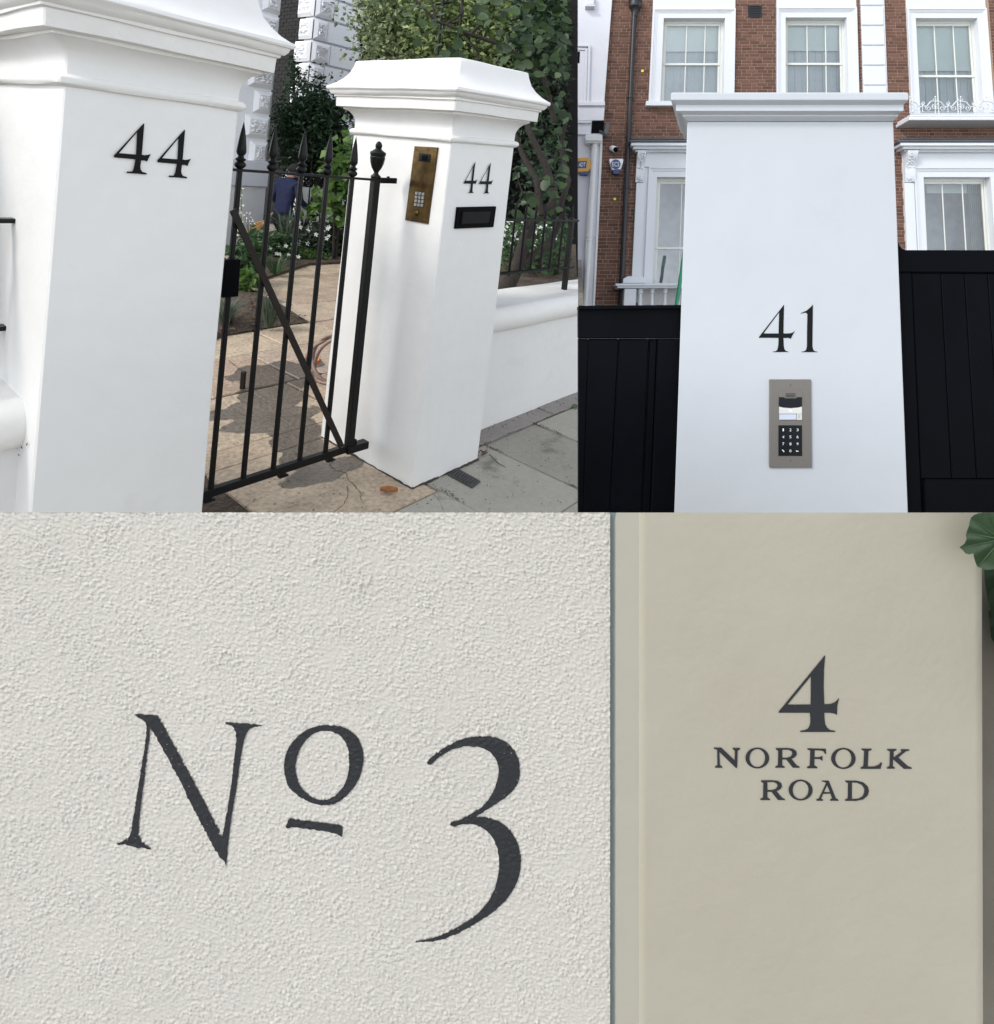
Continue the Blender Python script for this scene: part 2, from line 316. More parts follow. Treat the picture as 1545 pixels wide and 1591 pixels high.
def flagmat(blobs):
    """Warm riven sandstone; a spill of water (blobs: x, y, rx, ry on the ground) darkens it and makes it glossier."""
    m = bpy.data.materials.new('riven sandstone'); m.use_nodes = True; t = m.node_tree; L = t.links.new; b = t.nodes['Principled BSDF']
    geo = nd(t, 'ShaderNodeNewGeometry'); oi = nd(t, 'ShaderNodeObjectInfo')
    cr = nd(t, 'ShaderNodeValToRGB'); L(oi.outputs['Random'], cr.inputs[0]); e = cr.color_ramp.elements
    e[0].color = (.46, .365, .265, 1); e[1].color = (.46, .41, .335, 1)
    q = e.new(.35); q.color = (.50, .40, .285, 1); q = e.new(.65); q.color = (.42, .31, .225, 1)
    n1 = nd(t, 'ShaderNodeTexNoise'); n1.inputs['Scale'].default_value = 5; n1.inputs['Detail'].default_value = 8; n1.inputs['Roughness'].default_value = .65; L(geo.outputs['Position'], n1.inputs['Vector'])
    n2 = nd(t, 'ShaderNodeTexNoise'); n2.inputs['Scale'].default_value = 42; n2.inputs['Detail'].default_value = 4; L(geo.outputs['Position'], n2.inputs['Vector'])
    s = nd(t, 'ShaderNodeMath', operation='ADD'); L(n1.outputs[0], s.inputs[0]); L(n2.outputs[0], s.inputs[1])
    mr = nd(t, 'ShaderNodeMapRange'); mr.inputs[1].default_value = .7; mr.inputs[2].default_value = 1.3; mr.inputs[3].default_value = .62; mr.inputs[4].default_value = 1.25; L(s.outputs[0], mr.inputs[0])
    hs = nd(t, 'ShaderNodeHueSaturation'); L(cr.outputs[0], hs.inputs['Color']); L(mr.outputs[0], hs.inputs['Value'])
    sp = nd(t, 'ShaderNodeSeparateXYZ'); L(geo.outputs['Position'], sp.inputs[0]); cur = None
    nw = nd(t, 'ShaderNodeTexNoise'); nw.inputs['Scale'].default_value = 7; nw.inputs['Detail'].default_value = 5; L(geo.outputs['Position'], nw.inputs['Vector'])
    for x, y, rx, ry in blobs:
        cx = nd(t, 'ShaderNodeMath', operation='SUBTRACT'); L(sp.outputs[0], cx.inputs[0]); cx.inputs[1].default_value = x
        cy = nd(t, 'ShaderNodeMath', operation='SUBTRACT'); L(sp.outputs[1], cy.inputs[0]); cy.inputs[1].default_value = y
        dx = nd(t, 'ShaderNodeMath', operation='DIVIDE'); L(cx.outputs[0], dx.inputs[0]); dx.inputs[1].default_value = rx
        dy = nd(t, 'ShaderNodeMath', operation='DIVIDE'); L(cy.outputs[0], dy.inputs[0]); dy.inputs[1].default_value = ry
        p1 = nd(t, 'ShaderNodeMath', operation='MULTIPLY'); L(dx.outputs[0], p1.inputs[0]); L(dx.outputs[0], p1.inputs[1])
        p2 = nd(t, 'ShaderNodeMath', operation='MULTIPLY_ADD'); L(dy.outputs[0], p2.inputs[0]); L(dy.outputs[0], p2.inputs[1]); L(p1.outputs[0], p2.inputs[2])
        if cur is None: cur = p2.outputs[0]
        else:
            mn = nd(t, 'ShaderNodeMath', operation='SMOOTH_MIN'); L(cur, mn.inputs[0]); L(p2.outputs[0], mn.inputs[1]); mn.inputs[2].default_value = .5; cur = mn.outputs[0]
    dn = nd(t, 'ShaderNodeMath', operation='MULTIPLY_ADD'); L(nw.outputs[0], dn.inputs[0]); dn.inputs[1].default_value = 2.2; L(cur, dn.inputs[2])
    wet = nd(t, 'ShaderNodeMapRange'); wet.inputs[1].default_value = 2.10; wet.inputs[2].default_value = 2.22; wet.inputs[3].default_value = 1; wet.inputs[4].default_value = 0; L(dn.outputs[0], wet.inputs[0])
    mc = nd(t, 'ShaderNodeMix'); mc.data_type = 'RGBA'; mc.blend_type = 'MULTIPLY'; L(wet.outputs[0], mc.inputs[0]); L(hs.outputs[0], mc.inputs[6]); mc.inputs[7].default_value = (.33, .34, .36, 1)
    L(mc.outputs[2], b.inputs['Base Color'])
    rr = nd(t, 'ShaderNodeMapRange'); rr.inputs[3].default_value = .82; rr.inputs[4].default_value = .42; L(wet.outputs[0], rr.inputs[0]); L(rr.outputs[0], b.inputs['Roughness'])
    bn = nd(t, 'ShaderNodeBump'); bn.inputs['Distance'].default_value = .008; L(s.outputs[0], bn.inputs['Height']); L(bn.outputs[0], b.inputs['Normal'])
    return m
gp = lambda u, v: on(u, v, 2, 0)[:2]
_bl = [(418, 578, .28, .19), (442, 590, .24, .20), (425, 612, .18, .22), (392, 633, .26, .12), (425, 648, .26, .14), (455, 662, .14, .18), (464, 690, .12, .17), (470, 715, .10, .12), (505, 733, .22, .09), (460, 572, .26, .08)]
M['flag'] = flagmat([(*gp(u, v), a, b) for u, v, a, b in _bl])
# ================================================================== FRONT GARDEN WITH THE TWO GATE PIERS
def xend(Y, z, u=898.2):
    k = (u-PX)/FPX; w = RT-k*FW            # (P-CAM).w = 0
    return CAM[0]-((Y-CAM[1])*w[1]+(z-CAM[2])*w[2])/w[0]
e0 = xend(-1.2, -.06, 930); e1 = xend(70, -.06, 899)
g = G(); g.add([(-60, -60, -.06), (6, -60, -.06), (e0, -1.2, -.06), (e1, 70, -.06), (-60, 70, -.06)], [(0, 1, 2, 3, 4)])
g.add([(-120, -120, -4), (200, -120, -4), (200, 200, -4), (-120, 200, -4)], [(0, 1, 2, 3)])     # the lower street on the other side
tag(g.build('ground', M['ground']), kind='structure')
rs = np.random.RandomState(5)
def slab(name, x0, x1, y0, y1, mat, par, h=.05, top=0., jit=.006, gap=.004, bev=.004):
    z = top+rs.uniform(-jit, jit*.3)
    j = lambda: rs.uniform(-gap, gap)
    c = [(x0+gap+j(), y0+gap+j()), (x1-gap+j(), y0+gap+j()), (x1-gap+j(), y1-gap+j()), (x0+gap+j(), y1-gap+j())]
    g = G(); g.hexa([(x, y, z-h) for x, y in c]+[(x, y, z+rs.uniform(-jit, jit)*.3) for x, y in c])
    return g.build(name, mat, par, bevel=bev)
# pavement of grey slabs with an edging strip at the foot of the wall
pave = bpy.data.objects.new('pavement', None); link(pave, None, (0, -.5, 0)); tag(pave, kind='structure')
xs = [-2.4, -1.75, -1.15, -.5, .07, .62, 1.10, 1.75, 2.4]
for a, b in ((-.62, .105), (-1.3, -.62)):
    off = 0 if b > 0 else .25
    for i in range(len(xs)-1):
        if b > 0 and xs[i] < -.1:
            slab('paving_slab', xs[i]+off, xs[i+1]+off, a, -.10, M['slab'], pave)
        else: slab('paving_slab', xs[i]+off, xs[i+1]+off, a, b, M['slab'], pave)
for a, b in ((.55, 1.32), (1.32, 2.3)): slab('edging_stone', a, b, .108, .30, M['kerb'], pave, top=.002)
g = G(); g.box((-3, -1.6, -.05), (3, .3, -.012)); g.build('bedding_mortar', M['kerb'], pave)
# sandstone path of the garden
path = bpy.data.objects.new('garden_path', None); link(path, None, (0, 1, 0)); tag(path, kind='structure')
rows = [-.10, .74, .93, 1.62, 2.30, 2.86, 3.5, 4.1, 4.8, 5.5, 6.3]
for r in range(len(rows)-1):
    x = -1.6+rs.uniform(-.3, .1)
    while x < 4.6:
        w = rs.uniform(.55, 1.0) if r else rs.uniform(.7, 1.1)
        if r == 1: w = rs.uniform(.8, 1.3)
        if r == 0:
            if x > -.1: break
            if x+w > -.25: w = .065-x
        cu, cv = proj((x+w/2, (rows[r]+rows[r+1])/2, 0))
        if 230 < cu < 640 and cv < 900:
            slab('flagstone', x, x+w, rows[r], rows[r+1], M['flag'], path, jit=.010, gap=.007, bev=.006)
        x += w
g = G(); pq = [(-2, -.1), (xend(-.1, 0, 640), -.1), (xend(2.9, 0, 600), 2.9), (xend(5.6, 0, 575), 5.6), (-2, 5.6)]
g.add([(x, y, -.014) for x, y in pq], [(0, 1, 2, 3, 4)]); g.build('joint_bedding', M['soil'], path)

# ---- the two piers: one run of mouldings round four sides
PROF = [(0, 0), (0, .02), (0, .35), (0, .7), (0, 1.05), (0, 1.4), (0, 1.696), (.006, 1.6965), (.013, 1.700), (.0175, 1.706), (.019, 1.713), (.0175, 1.720), (.013, 1.726), (.006, 1.7295), (0, 1.730), (0, 1.765),
        (.003, 1.782), (.011, 1.800), (.026, 1.818), (.045, 1.830), (.050, 1.832), (.050, 1.842), (.0767, 1.844), (.0775, 1.850), (.079, 1.888), (.0795, 1.893), (.088, 1.896), (.089, 1.905),
        (.098, 1.909), (.107, 1.920), (.110, 1.930), (.118, 1.934), (.121, 1.940), (.119, 1.9496), (.110, 1.956), (.085, 1.972), (.060, 1.997), (.040, 2.030), (.028, 2.065), (.0215, 2.094), (.015, 2.099)]
def pier_rings(x0, x1, y0, y1, prof, lean=0., slant=0., n=9, ch=.005, seed=1, wob=.0016, first=0):
    r_ = np.random.RandomState(seed); V = []; cnt = 4*n
    ph = r_.uniform(0, 6.28, 12); per = np.arange(cnt)
    for k, (e, z) in enumerate(prof):
        X0, X1, Y0, Y1 = x0-e, x1+e, y0-e, y1+e; ring = []
        for s in range(4):
            A, B = [((X0, Y0), (X1, Y0)), ((X1, Y0), (X1, Y1)), ((X1, Y1), (X0, Y1)), ((X0, Y1), (X0, Y0))][s]
            L_ = math.hypot(B[0]-A[0], B[1]-A[1])
            for i in range(n):
                t = ch/L_+(1-2*ch/L_)*i/(n-1)
                ring.append((A[0]+(B[0]-A[0])*t, A[1]+(B[1]-A[1])*t))
        for i, (x, y) in enumerate(ring):
            dz = wob*math.sin(7*x+5*y+ph[(k+first) % 6])+wob*.6*math.sin(19*x+13*y+ph[(k+first+3) % 6])
            dn = wob*math.sin(5*z+9*x+ph[1])+wob*math.sin(11*y+3*z+ph[2])
            cx, cy = (x0+x1)/2, (y0+y1)/2; q = V3(x-cx, y-cy, 0); q = q/np.linalg.norm(q)
            xx = x+q[0]*dn; yy = y+q[1]*dn
            zz = z+(dz if .03 < z < 2.2 else 0)+slant*(x-x0)*(z/1.7)
            V.append((xx-lean*(1-z/1.7), yy, zz))
    F = []
    for k in range(len(prof)-1):
        for i in range(cnt):
            a, b = k*cnt+i, k*cnt+(i+1) % cnt; F.append((a, b, b+cnt, a+cnt))
    F.append(tuple((len(prof)-1)*cnt+i for i in range(cnt)))
    return V, F
def make_pier(x0, x1, y0, y1, label, lean, slant, seed):
    t = thing('gate_pier', ((x0+x1)/2, (y0+y1)/2, 0), label, 'gate pier', 'white rendered gate piers numbered 44')
    for nm, a, b in (('shaft', 0, 7), ('bead_moulding', 6, 15), ('frieze', 14, 20), ('cornice', 19, 33), ('cap', 32, len(PROF))):
        V, F = pier_rings(x0, x1, y0, y1, PROF[a:b], lean, slant, seed=seed, first=a)
        if nm != 'cap': F = F[:-1]
        gg = G(); gg.add(V, F); gg.build(nm, M['plaster_trim' if nm in ('cornice', 'bead_moulding') else 'plaster'], t, smooth=32)
    r_ = np.random.RandomState(seed); gg = G()      # dirt in the joint between render and paving
    for (ax, ay), (bx_, by_) in (((x0, y0), (x1, y0)), ((x0, y1), (x0, y0))):
        ax -= lean; bx_ -= lean; n = 26; d_ = V3(bx_-ax, by_-ay, 0); nn = V3(d_[1], -d_[0], 0)/np.linalg.norm(d_); pts = [V3(ax, ay, 0)+d_*i/n+nn*r_.uniform(-.003, .004)+V3(0, 0, r_.uniform(-.001, .003)) for i in range(n+1)]
        gg.tube(pts, [r_.uniform(.003, .009) for _ in pts], 6)
    tag(gg.build('base_joint', M['dirt'], t, smooth=70), kind='stuff')
    return t
W2, D2, XA, XB = .475, .759, -1.532, -1.032
pier1 = make_pier(XA, XB, 0, D2, 'large white gate pier with big black 44, nearest on the left', 0, 0, 3)
pier2 = make_pier(0, W2, 0, D2, 'white gate pier with brass entry panel, letter plate and small black 44', .022, .045, 8)
# painted numbers on the street faces
z1 = lambda p: zoomed(p, 3.3587, 0, 0)
four_o = z1([(752, 643), (740, 655), (595, 812), (598, 822), (650, 826), (708, 831), (702, 862), (697, 884), (690, 895), (663, 894), (663, 903), (715, 906), (766, 911), (766, 903), (744, 897), (735, 884), (733, 868), (737, 837), (758, 837), (768, 844), (777, 824), (788, 803), (774, 808), (755, 810), (741, 807), (748, 720), (754, 645)])
four_i = z1([(716, 690), (622, 799), (711, 806)])
def on_street(y): return lambda u, v: on(u, v, 1, y)
hn = bpy.data.objects.new('house_number', None); link(hn, pier1, (-1.3, -.004, 1.5))
yy = -.0045
a0 = on(752/3.3587, 643/3.3587, 1, yy); a1 = on(965/3.3587, 676/3.3587, 1, yy)
glyph('numeral', [four_o, four_i], on_street(yy), M['ink'], hn, nrm=(0, -1, 0))
dx, dz_ = a1[0]-a0[0], a1[2]-a0[2]
glyph('numeral', [four_o, four_i], lambda u, v: on(u, v, 1, yy)+V3(dx, 0, dz_), M['ink'], hn, nrm=(0, -1, 0))
# the slimmer figure 4 (outline also used for the flat-fronted pier, there as painted)
z41 = lambda p: zoomed(p, 5.306, 1150, 440)
slim_o = z41([(362, 178), (155, 445), (158, 450), (240, 450), (318, 451), (317, 500), (313, 532), (306, 551), (294, 561), (272, 564), (272, 568), (336, 567), (400, 567), (400, 564), (380, 559), (367, 546), (361, 522), (358, 452), (395, 451), (410, 453), (417, 460), (432, 430), (453, 392), (438, 405), (420, 411), (400, 414), (358, 414), (360, 300), (363, 180)])
slim_i = z41([(323, 238), (193, 414), (318, 414)])
hn2 = bpy.data.objects.new('house_number', None); link(hn2, pier2, (.2, -.004, 1.5))
def slim_on_pier(ul, vb, ur, vt):
    P0 = on(ul, vb, 1, yy); P1 = on(ur, vt, 1, yy)
    U0, U1 = 1150+155/5.306, 1150+453/5.306; V0, V1 = 440+567/5.306, 440+178/5.306
    tilt = .05
    return lambda u, v: V3(P0[0]+(u-U0)/(U1-U0)*(P1[0]-P0[0])-.02*(v-V0)/(V1-V0)*0, yy, P0[2]+(v-V0)/(V1-V0)*(P1[2]-P0[2])+tilt*((u-U0)/(U1-U0)*(P1[0]-P0[0])))
Q = lambda x, y: (x/3.8625+500, y/3.8625+80)
for (xl, yb, xr, yt) in ((846, 850, 947, 668), (938, 852, 1040, 674)):
    (ul, vb), (ur, vt) = Q(xl, yb), Q(xr, yt)
    glyph('numeral', [slim_o, slim_i], slim_on_pier(ul, vb, ur, vt), M['ink'], hn2, nrm=(0, -1, 0))
# letter plate on the second pier
lp = thing('letter_plate', on(740, 350, 1, -.01), 'black letter plate set in the white pier below the small 44', 'letter box')
def quad_on(ax, val, pts): return [on(u, v, ax, val) for u, v in pts]
def plate(name, ax, front, back, pts, mat, par, bevel=.002, smooth=None):
    f = quad_on(ax, front, pts); b = [p.copy() for p in f]
    for p in b: p[ax] = back
    gg = G(); gg.hexa(b+f); o = fixnormals(gg.build(name, mat, par, bevel=bevel, seg=2)); return o
lb = [Q(803, 1065), Q(1033, 1055), Q(1050, 930), Q(817, 935)]
plate('backplate', 1, -.012, .004, lb, M['gate'], lp, .003)
plate('flap', 1, -.019, -.010, [Q(840, 1038), Q(1003, 1032), Q(1017, 960), Q(850, 964)], M['ink'], lp, .004)
plate('slot_rim', 1, -.0145, -.011, [Q(832, 1046), Q(1012, 1039), Q(1026, 952), Q(842, 956)], M['gate'], lp, .001)
# brass entry panel on the side face
bp = thing('entry_panel', on(655, 345, 0, -.008), 'tall tarnished brass entry panel with round edged chrome keys', 'intercom')
xo = lambda: -.0045
plate('faceplate', 0, -.012, .004, [Q(500, 1012), Q(636, 1035), Q(693, 575), Q(557, 568)], M['brass'], bp, .001)
plate('camera_window', 0, -.0145, -.010, [Q(580, 657), Q(648, 664), Q(654, 617), Q(586, 610)], M['blackglass'], bp, .001)
plate('camera_lens', 0, -.017, -.012, [Q(597, 650), Q(630, 653), Q(634, 624), Q(601, 621)], M['gate'], bp, .003)
for r in range(4):
    for c in range(3):
        x, y = 567+c*19.5-r*2.2, 851+r*22.5+c*2.6
        plate('key', 0, -.018, -.011, [Q(x-7, y+8), Q(x+7, y+9), Q(x+8.5, y-8), Q(x-5.5, y-9)], M['key'], bp, .001)
gg = G(); gg.lathe(on(*Q(572, 972), 0, -.010), (-1, 0, 0), [(.013, 0), (.013, .004), (.009, .007), (.009, .009), (.003, .010)], 14); gg.build('push_button', M['brass'], bp, smooth=40)
for x, y in ((572, 590), (676, 597), (519, 993), (617, 1010)):
    gg = G(); gg.lathe(on(*Q(x, y), 0, -.011), (-1, 0, 0), [(.005, 0), (.005, .002), (.003, .0035)], 8); gg.build('screw', M['brass'], bp, smooth=40)
# ---- low walls with rounded coping, iron railings
def lowwall(label, x0, xf, dirn, yo=0.):
    t = thing('low_wall', (x0, .45, 0), label, 'garden wall')
    def ext(name, prof, mat):
        n = len(prof); st = 8; V = []
        for k in range(st+1):
            for (y, z) in prof:
                xe = xf(y, z); x = x0+(xe-x0)*k/st
                w = .0015*math.sin(9*x+3*z)
                V.append((x, y+w+yo, z+w if z > .05 else z))
        F = []
        for k in range(st):
            for i in range(n):
                a, b = k*n+i, k*n+(i+1) % n; F.append((a, b, b+n, a+n))
        F.append(tuple(range(n-1, -1, -1))); F.append(tuple(st*n+i for i in range(n)))
        gg = G(); gg.add(V, F); fixnormals(gg.build(name, mat, t, smooth=35))
    ext('wall', [(.254, 0), (.254, .602), (.60, .602), (.60, 0)], M['plaster'])
    ext('coping', [(.258, .598), (.246, .600), (.228, .608), (.214, .625), (.205, .650), (.203, .675), (.208, .702), (.222, .726), (.243, .742), (.268, .7475), (.276, .7475), (.282, .744), (.63, .752), (.65, .70), (.65, .598)], M['plaster_old'])
    return t
lowwall('low white wall with rounded coping running right from the pier with the brass panel', W2-.02, xend, 1)
lw_ = lowwall('low white wall with rounded coping joining the nearest pier at the left edge', XA+.02, lambda y, z: -3.2, -1, -.11)
gg = G(); r_ = np.random.RandomState(6)
for k in range(26):
    u, v = 24+r_.normal()*7, 688+r_.normal()*4
    if k > 22: u, v = r_.uniform(10, 45), r_.uniform(660, 730)
    p_ = on(min(u, 46), v, 0, XA-.0035); a = r_.uniform(0, 3.14); s_ = r_.uniform(.002, .007); d_ = V3(0, math.cos(a), math.sin(a))*s_; e_ = V3(0, -math.sin(a), math.cos(a))*s_*.35
    gg.add([p_-d_-e_, p_+d_-e_*.6, p_+d_*.8+e_, p_-d_*.7+e_*.8, p_-V3(.003, 0, 0)], [(0, 1, 4), (1, 2, 4), (2, 3, 4), (3, 0, 4)])
tag(gg.build('soot_flecks', M['dirt'], lw_), kind='stuff')
zt_, zb_ = on(830, 342, 1, .43)[2], on(830, 420, 1, .43)[2]
def railing(label, x0, x1, zb, zt, foot, ry=.43):
    t = thing('railing', ((x0+x1)/2, .43, .75), label, 'railing')
    for z, h in ((zb, .014), (zt, .014)):
        gg = G(); gg.box((min(x0, x1), ry-.02, z-h/2), (max(x0, x1), ry+.02, z+h/2)); gg.build('rail', M['iron'], t, bevel=.001)
    n = int(abs(x1-x0)/.112); s = 1 if x1 > x0 else -1; b0_ = .05 if s > 0 else .16
    for i in range(n+1):
        x = x0+s*(b0_+i*.112)
        if s > 0 and x > x1-.01: break
        gg = G(); zt2 = zt+.12
        gg.tube([(x, ry, zb-.02), (x, ry, zt+.05), (x, ry, zt+.09), (x, ry, zt2)], [.0085, .0085, .0075, .001], 8)
        gg.build('bar', M['iron'], t, smooth=40)
    for x in foot:
        gg = G(); gg.bar((x, ry, .745), (x, ry, zt+.02), .034, .034, (1, 0, 0)); gg.build('post', M['iron'], t, bevel=.002)
    return t
xr1 = xend(.45, zt_+.15, 897)
railing('black iron railing standing on the low wall at right', W2-.01, xr1, zb_, zt_, [on(879, 430, 1, .43)[0]])
railing('black iron railing ending in the left side of the nearest pier', XA+.012, -3.1, .915, 1.262, [-2.6], .37)
# ---- the gate
GA, GB = V3(-.90, .335, 0), V3(-.06, .315, 0); gdir = (GB-GA)/np.linalg.norm(GB-GA); gn = V3(gdir[1], -gdir[0], 0)   # gn points to the street
def gpl(u, v, off=0.):
    r = ray(u, v); p0 = GA+gn*off; t = ((p0-CAM)@gn)/(r@gn); return CAM+r*t
def gX(u, v): return (gpl(u, v)-GA)@gdir
def gP(x, z, off=0.): return GA+gdir*x+gn*off+V3(0, 0, z)
gate = thing('garden_gate', gP(.4, .1), 'black iron spearhead garden gate standing between the two 44 piers', 'gate')
zr = (gpl(400, 267)[2]+gpl(560, 277)[2])/2; zbr = (gpl(340, 758)[2]+gpl(520, 702)[2])/2
bx = [gX(u, 272) for u in (372, 422, 468, 508.5, 548)]; px = gX(584, 276)
sp = (bx[-1]-bx[0])/4
bx = [bx[0]-sp]+bx
gg = G(); gg.bar(gP(bx[0]-.02, zr), gP(px+.02, zr), .030, .011, gn); gg.build('top_rail', M['iron'], gate, bevel=.0015)
gg = G(); gg.bar(gP(bx[0]-.03, zbr-.004), gP(px+.03, zbr-.004), .030, .034, gn); gg.build('bottom_rail', M['iron'], gate, bevel=.002)
SPEAR = [(.009, 0), (.013, .003), (.019, .010), (.021, .017), (.016, .026), (.012, .030), (.018, .036), (.019, .040), (.011, .046), (.0095, .052), (.015, .060), (.0175, .068), (.0165, .085), (.013, .115), (.008, .15), (.003, .178), (.0006, .190)]
for x in bx:
    gg = G(); gg.bar(gP(x, zbr), gP(x, zr+.008), .019, .019, gdir); b = gg.build('bar', M['iron'], gate, bevel=.003)
    gg = G(); gg.lathe(gP(x, zr+.006), (0, 0, 1), [(r*1.08, z*1.0) for r, z in SPEAR], 12); gg.build('spearhead', M['iron'], b, smooth=50)
gg = G(); gg.bar(gP(px, zbr-.02), gP(px, zr+.01), .037, .037, gdir); post = gg.build('hinge_post', M['iron'], gate, bevel=.003)
URN = [(.020, 0), (.026, .004), (.026, .010), (.014, .020), (.011, .028), (.016, .036), (.026, .052), (.034, .075), (.038, .098), (.0385, .104), (.036, .107), (.0385, .112), (.041, .122), (.040, .127), (.028, .134), (.018, .141), (.0145, .146), (.017, .152), (.0175, .162), (.012, .174), (.004, .180), (.0005, .181)]
gg = G(); gg.lathe(gP(px, zr+.008), (0, 0, 1), [(r*.95, z) for r, z in URN], 16); gg.build('urn_finial', M['iron'], post, smooth=50)
# diagonal brace
A_, B_ = gpl(362, 326, .016), gpl(531, 694, .016)
gg = G(); gg.bar(A_, B_, .027, .009, gdir); gg.build('diagonal_brace', M['brace'], gate, bevel=.001)
# lock case
def gplate(name, pts, o0, o1, mat, par, bev=.003):
    gg = G(); gg.hexa([gpl(u, v, o1)*1 - gn*(o1-o0) for u, v in pts]+[gpl(u, v, o1) for u, v in pts]); return fixnormals(gg.build(name, mat, par, bevel=bev))
lk = gplate('lock_case', [(345, 463), (371, 461), (375, 403), (351, 404)], -.014, .018, M['gate'], gate)
# hinges and drop bolt clips
gg = G(); gg.bar(gP(px, zr-.002), gpl(616, 281, 0)+V3(.0, 0, 0), .016, .028, gn); gg.bar(gP(px+.075, zr-.004), gP(px+.075, zr+.022), .012, .012, gdir); gg.build('top_hinge', M['iron'], gate, bevel=.002)
gg = G(); gg.bar(gP(px-.02, zbr-.01), gpl(569, 689, .0), .05, .036, gn); gg.lathe(gP(px+.03, zbr), (0, 0, 1), [(.012, 0), (.014, .01), (.012, .026), (.004, .032)], 10); gg.build('bottom_hinge', M['iron'], gate, bevel=.002)
for x in (.05, bx[3]+.04, bx[5]+.02):
    gg = G(); gg.bar(gP(x, zbr-.035, .004), gP(x, zbr-.018, .004), .03, .02, gdir); gg.bar(gP(x-.012, zbr-.036, .006), gP(x+.03, zbr-.036, .006), .02, .006, gn); gg.build('clip', M['iron'], gate)
# gate stop peg in the paving, water hose, litter
P = on(377, 603, 2, 0)
gg = G(); gg.bar(P-V3(0, 0, .03), P+V3(-.002, 0, .112), .022, .030, (.8, .6, 0)); tag(gg.build('gate_stop', M['brace'], bevel=.004), 'short rusty iron peg upright in the paving beside the wet patch', 'gate stop')
hz = thing('garden_hose', on(508, 600, 2, 0), 'pink brown garden hose coiled on the path beside the pier', 'hose')
gg = G(); c0 = on(512, 598, 2, 0)+V3(0, 0, .0)
pts = []
for k in range(90):
    a = k/90*2*math.pi*2.6; r = .20+.03*math.sin(1.7*a)+.012*k/90
    q = c0+RT*(.055+r*math.cos(a))+_up*(.16+r*.82*math.sin(a))*1.0+FW*(.03*math.sin(2.3*a)+.035*k/90)
    q[2] = max(q[2], .014); pts.append(q)
gg.tube(pts, .0125, 8); gg.build('hose_coil', M['hose'], hz, smooth=60)
gg = G(); o_ = on(483, 585, 2, 0)+V3(0, 0, .09); gg.tube([o_, o_+RT*.03+_up*.012, o_+RT*.055+_up*.03], [.016, .019, .012], 8); gg.build('hose_connector', M['orange'], hz, smooth=50)
P = on(722, 742, 2, 0)
cov = thing('stopcock_cover', P, 'small ribbed cast iron cover sunk in the pavement before the pier', 'cover')
cq = [on(u, v, 2, 0) for u, v in ((734, 758), (747, 748), (713, 729), (695, 737))]
gg = G(); gg.hexa([p+V3(0, 0, -.02) for p in cq]+[p+V3(0, 0, .004) for p in cq]); fixnormals(gg.build('frame', M['castiron'], cov, bevel=.002))
ctr = sum(cq)/4; e1 = cq[1]-cq[0]; e2 = cq[3]-cq[0]
gg = G()
for i in range(9):
    a = cq[0]+e2*(.1+.8*i/8)+e1*.12; gg.bar(a+V3(0, 0, .006), a+e1*.76+V3(0, 0, .006), .008, .004, e2)
tag(gg.build('ribs', M['castiron'], cov), kind='stuff')
def curl_leaf(name, P, size, rot, mat, label, cat, curl=.5):
    V = []; F = []
    n = 7
    for i in range(n):
        t = i/(n-1); w = math.sin(math.pi*min(1, t*.92+.06))**.8*.42
        for k in (-1, 0, 1):
            x = (t-.5)*size; y = k*w*size*.75; z = .006+size*curl*(.35*(abs(k))+.4*(t-.4)**2)
            V.append((P[0]+x*math.cos(rot)-y*math.sin(rot), P[1]+x*math.sin(rot)+y*math.cos(rot), P[2]+z))
    for i in range(n-1):
        for k in range(2):
            a = i*3+k; F.append((a, a+1, a+4, a+3))
    gg = G(); gg.add(V, F); return tag(gg.build(name, mat, smooth=70), label, cat)
curl_leaf('dry_leaf', on(604, 766, 2, 0), .085, -.9, M['dryleaf'], 'curled dry orange leaf on the pavement at the foot of the pier', 'leaf')
curl_leaf('dry_leaf', on(896, 632, 2, 0)-V3(.02, 0, 0), .07, .6, M['bed'], 'yellow green fallen leaf on the pavement by the right wall', 'leaf', .2)
gg = G(); P = on(745, 706, 2, 0)
for k in range(9):
    a = rs.uniform(0, 6.28); q = P+V3(rs.uniform(-.03, .04), rs.uniform(-.03, .02), .008); gg.tube([q, q+V3(.03*math.cos(a), .03*math.sin(a), .012)], .004, 5)
tag(gg.build('twig_litter', M['twig']), 'small heap of brown twigs at the right corner of the pier', 'litter', kind='stuff')
gg = G()
for pts in (((538, 734), (541, 745), (549, 752), (556, 760), (562, 768), (560, 776)), ((538, 734), (522, 731), (512, 722), (520, 714)), ((520, 795), (535, 783), (541, 768), (540, 752)), ((355, 560), (372, 572), (385, 585)), ((470, 655), (480, 650), (497, 640), (510, 632)), ((690, 796), (684, 780), (672, 766)), ((760, 706), (778, 722), (790, 728))):
    pp = []
    for (a, b), (c, d) in zip(pts[:-1], pts[1:]):
        for k in range(4): pp.append(on(a+(c-a)*k/4+rs.uniform(-.8, .8), b+(d-b)*k/4+rs.uniform(-.8, .8), 2, .0015))
    gg.tube(pp, [rs.uniform(.0008, .0022) for _ in pp], 5)
tag(gg.build('paving_cracks', M['dirt'], path), kind='stuff')
gg = G()
for k in range(330):
    u, v = (rs.uniform(320, 640), rs.uniform(560, 800)) if k < 190 else (rs.uniform(640, 898), rs.uniform(640, 800))
    q = on(u, v, 2, .002)
    if -.03 < q[0] < W2+.02 and -.02 < q[1] < D2: continue
    s_ = rs.uniform(.002, .0055); gg.ball(q+V3(0, 0, s_*.5), (s_, s_*rs.uniform(.6, 1), s_*.6), 5)
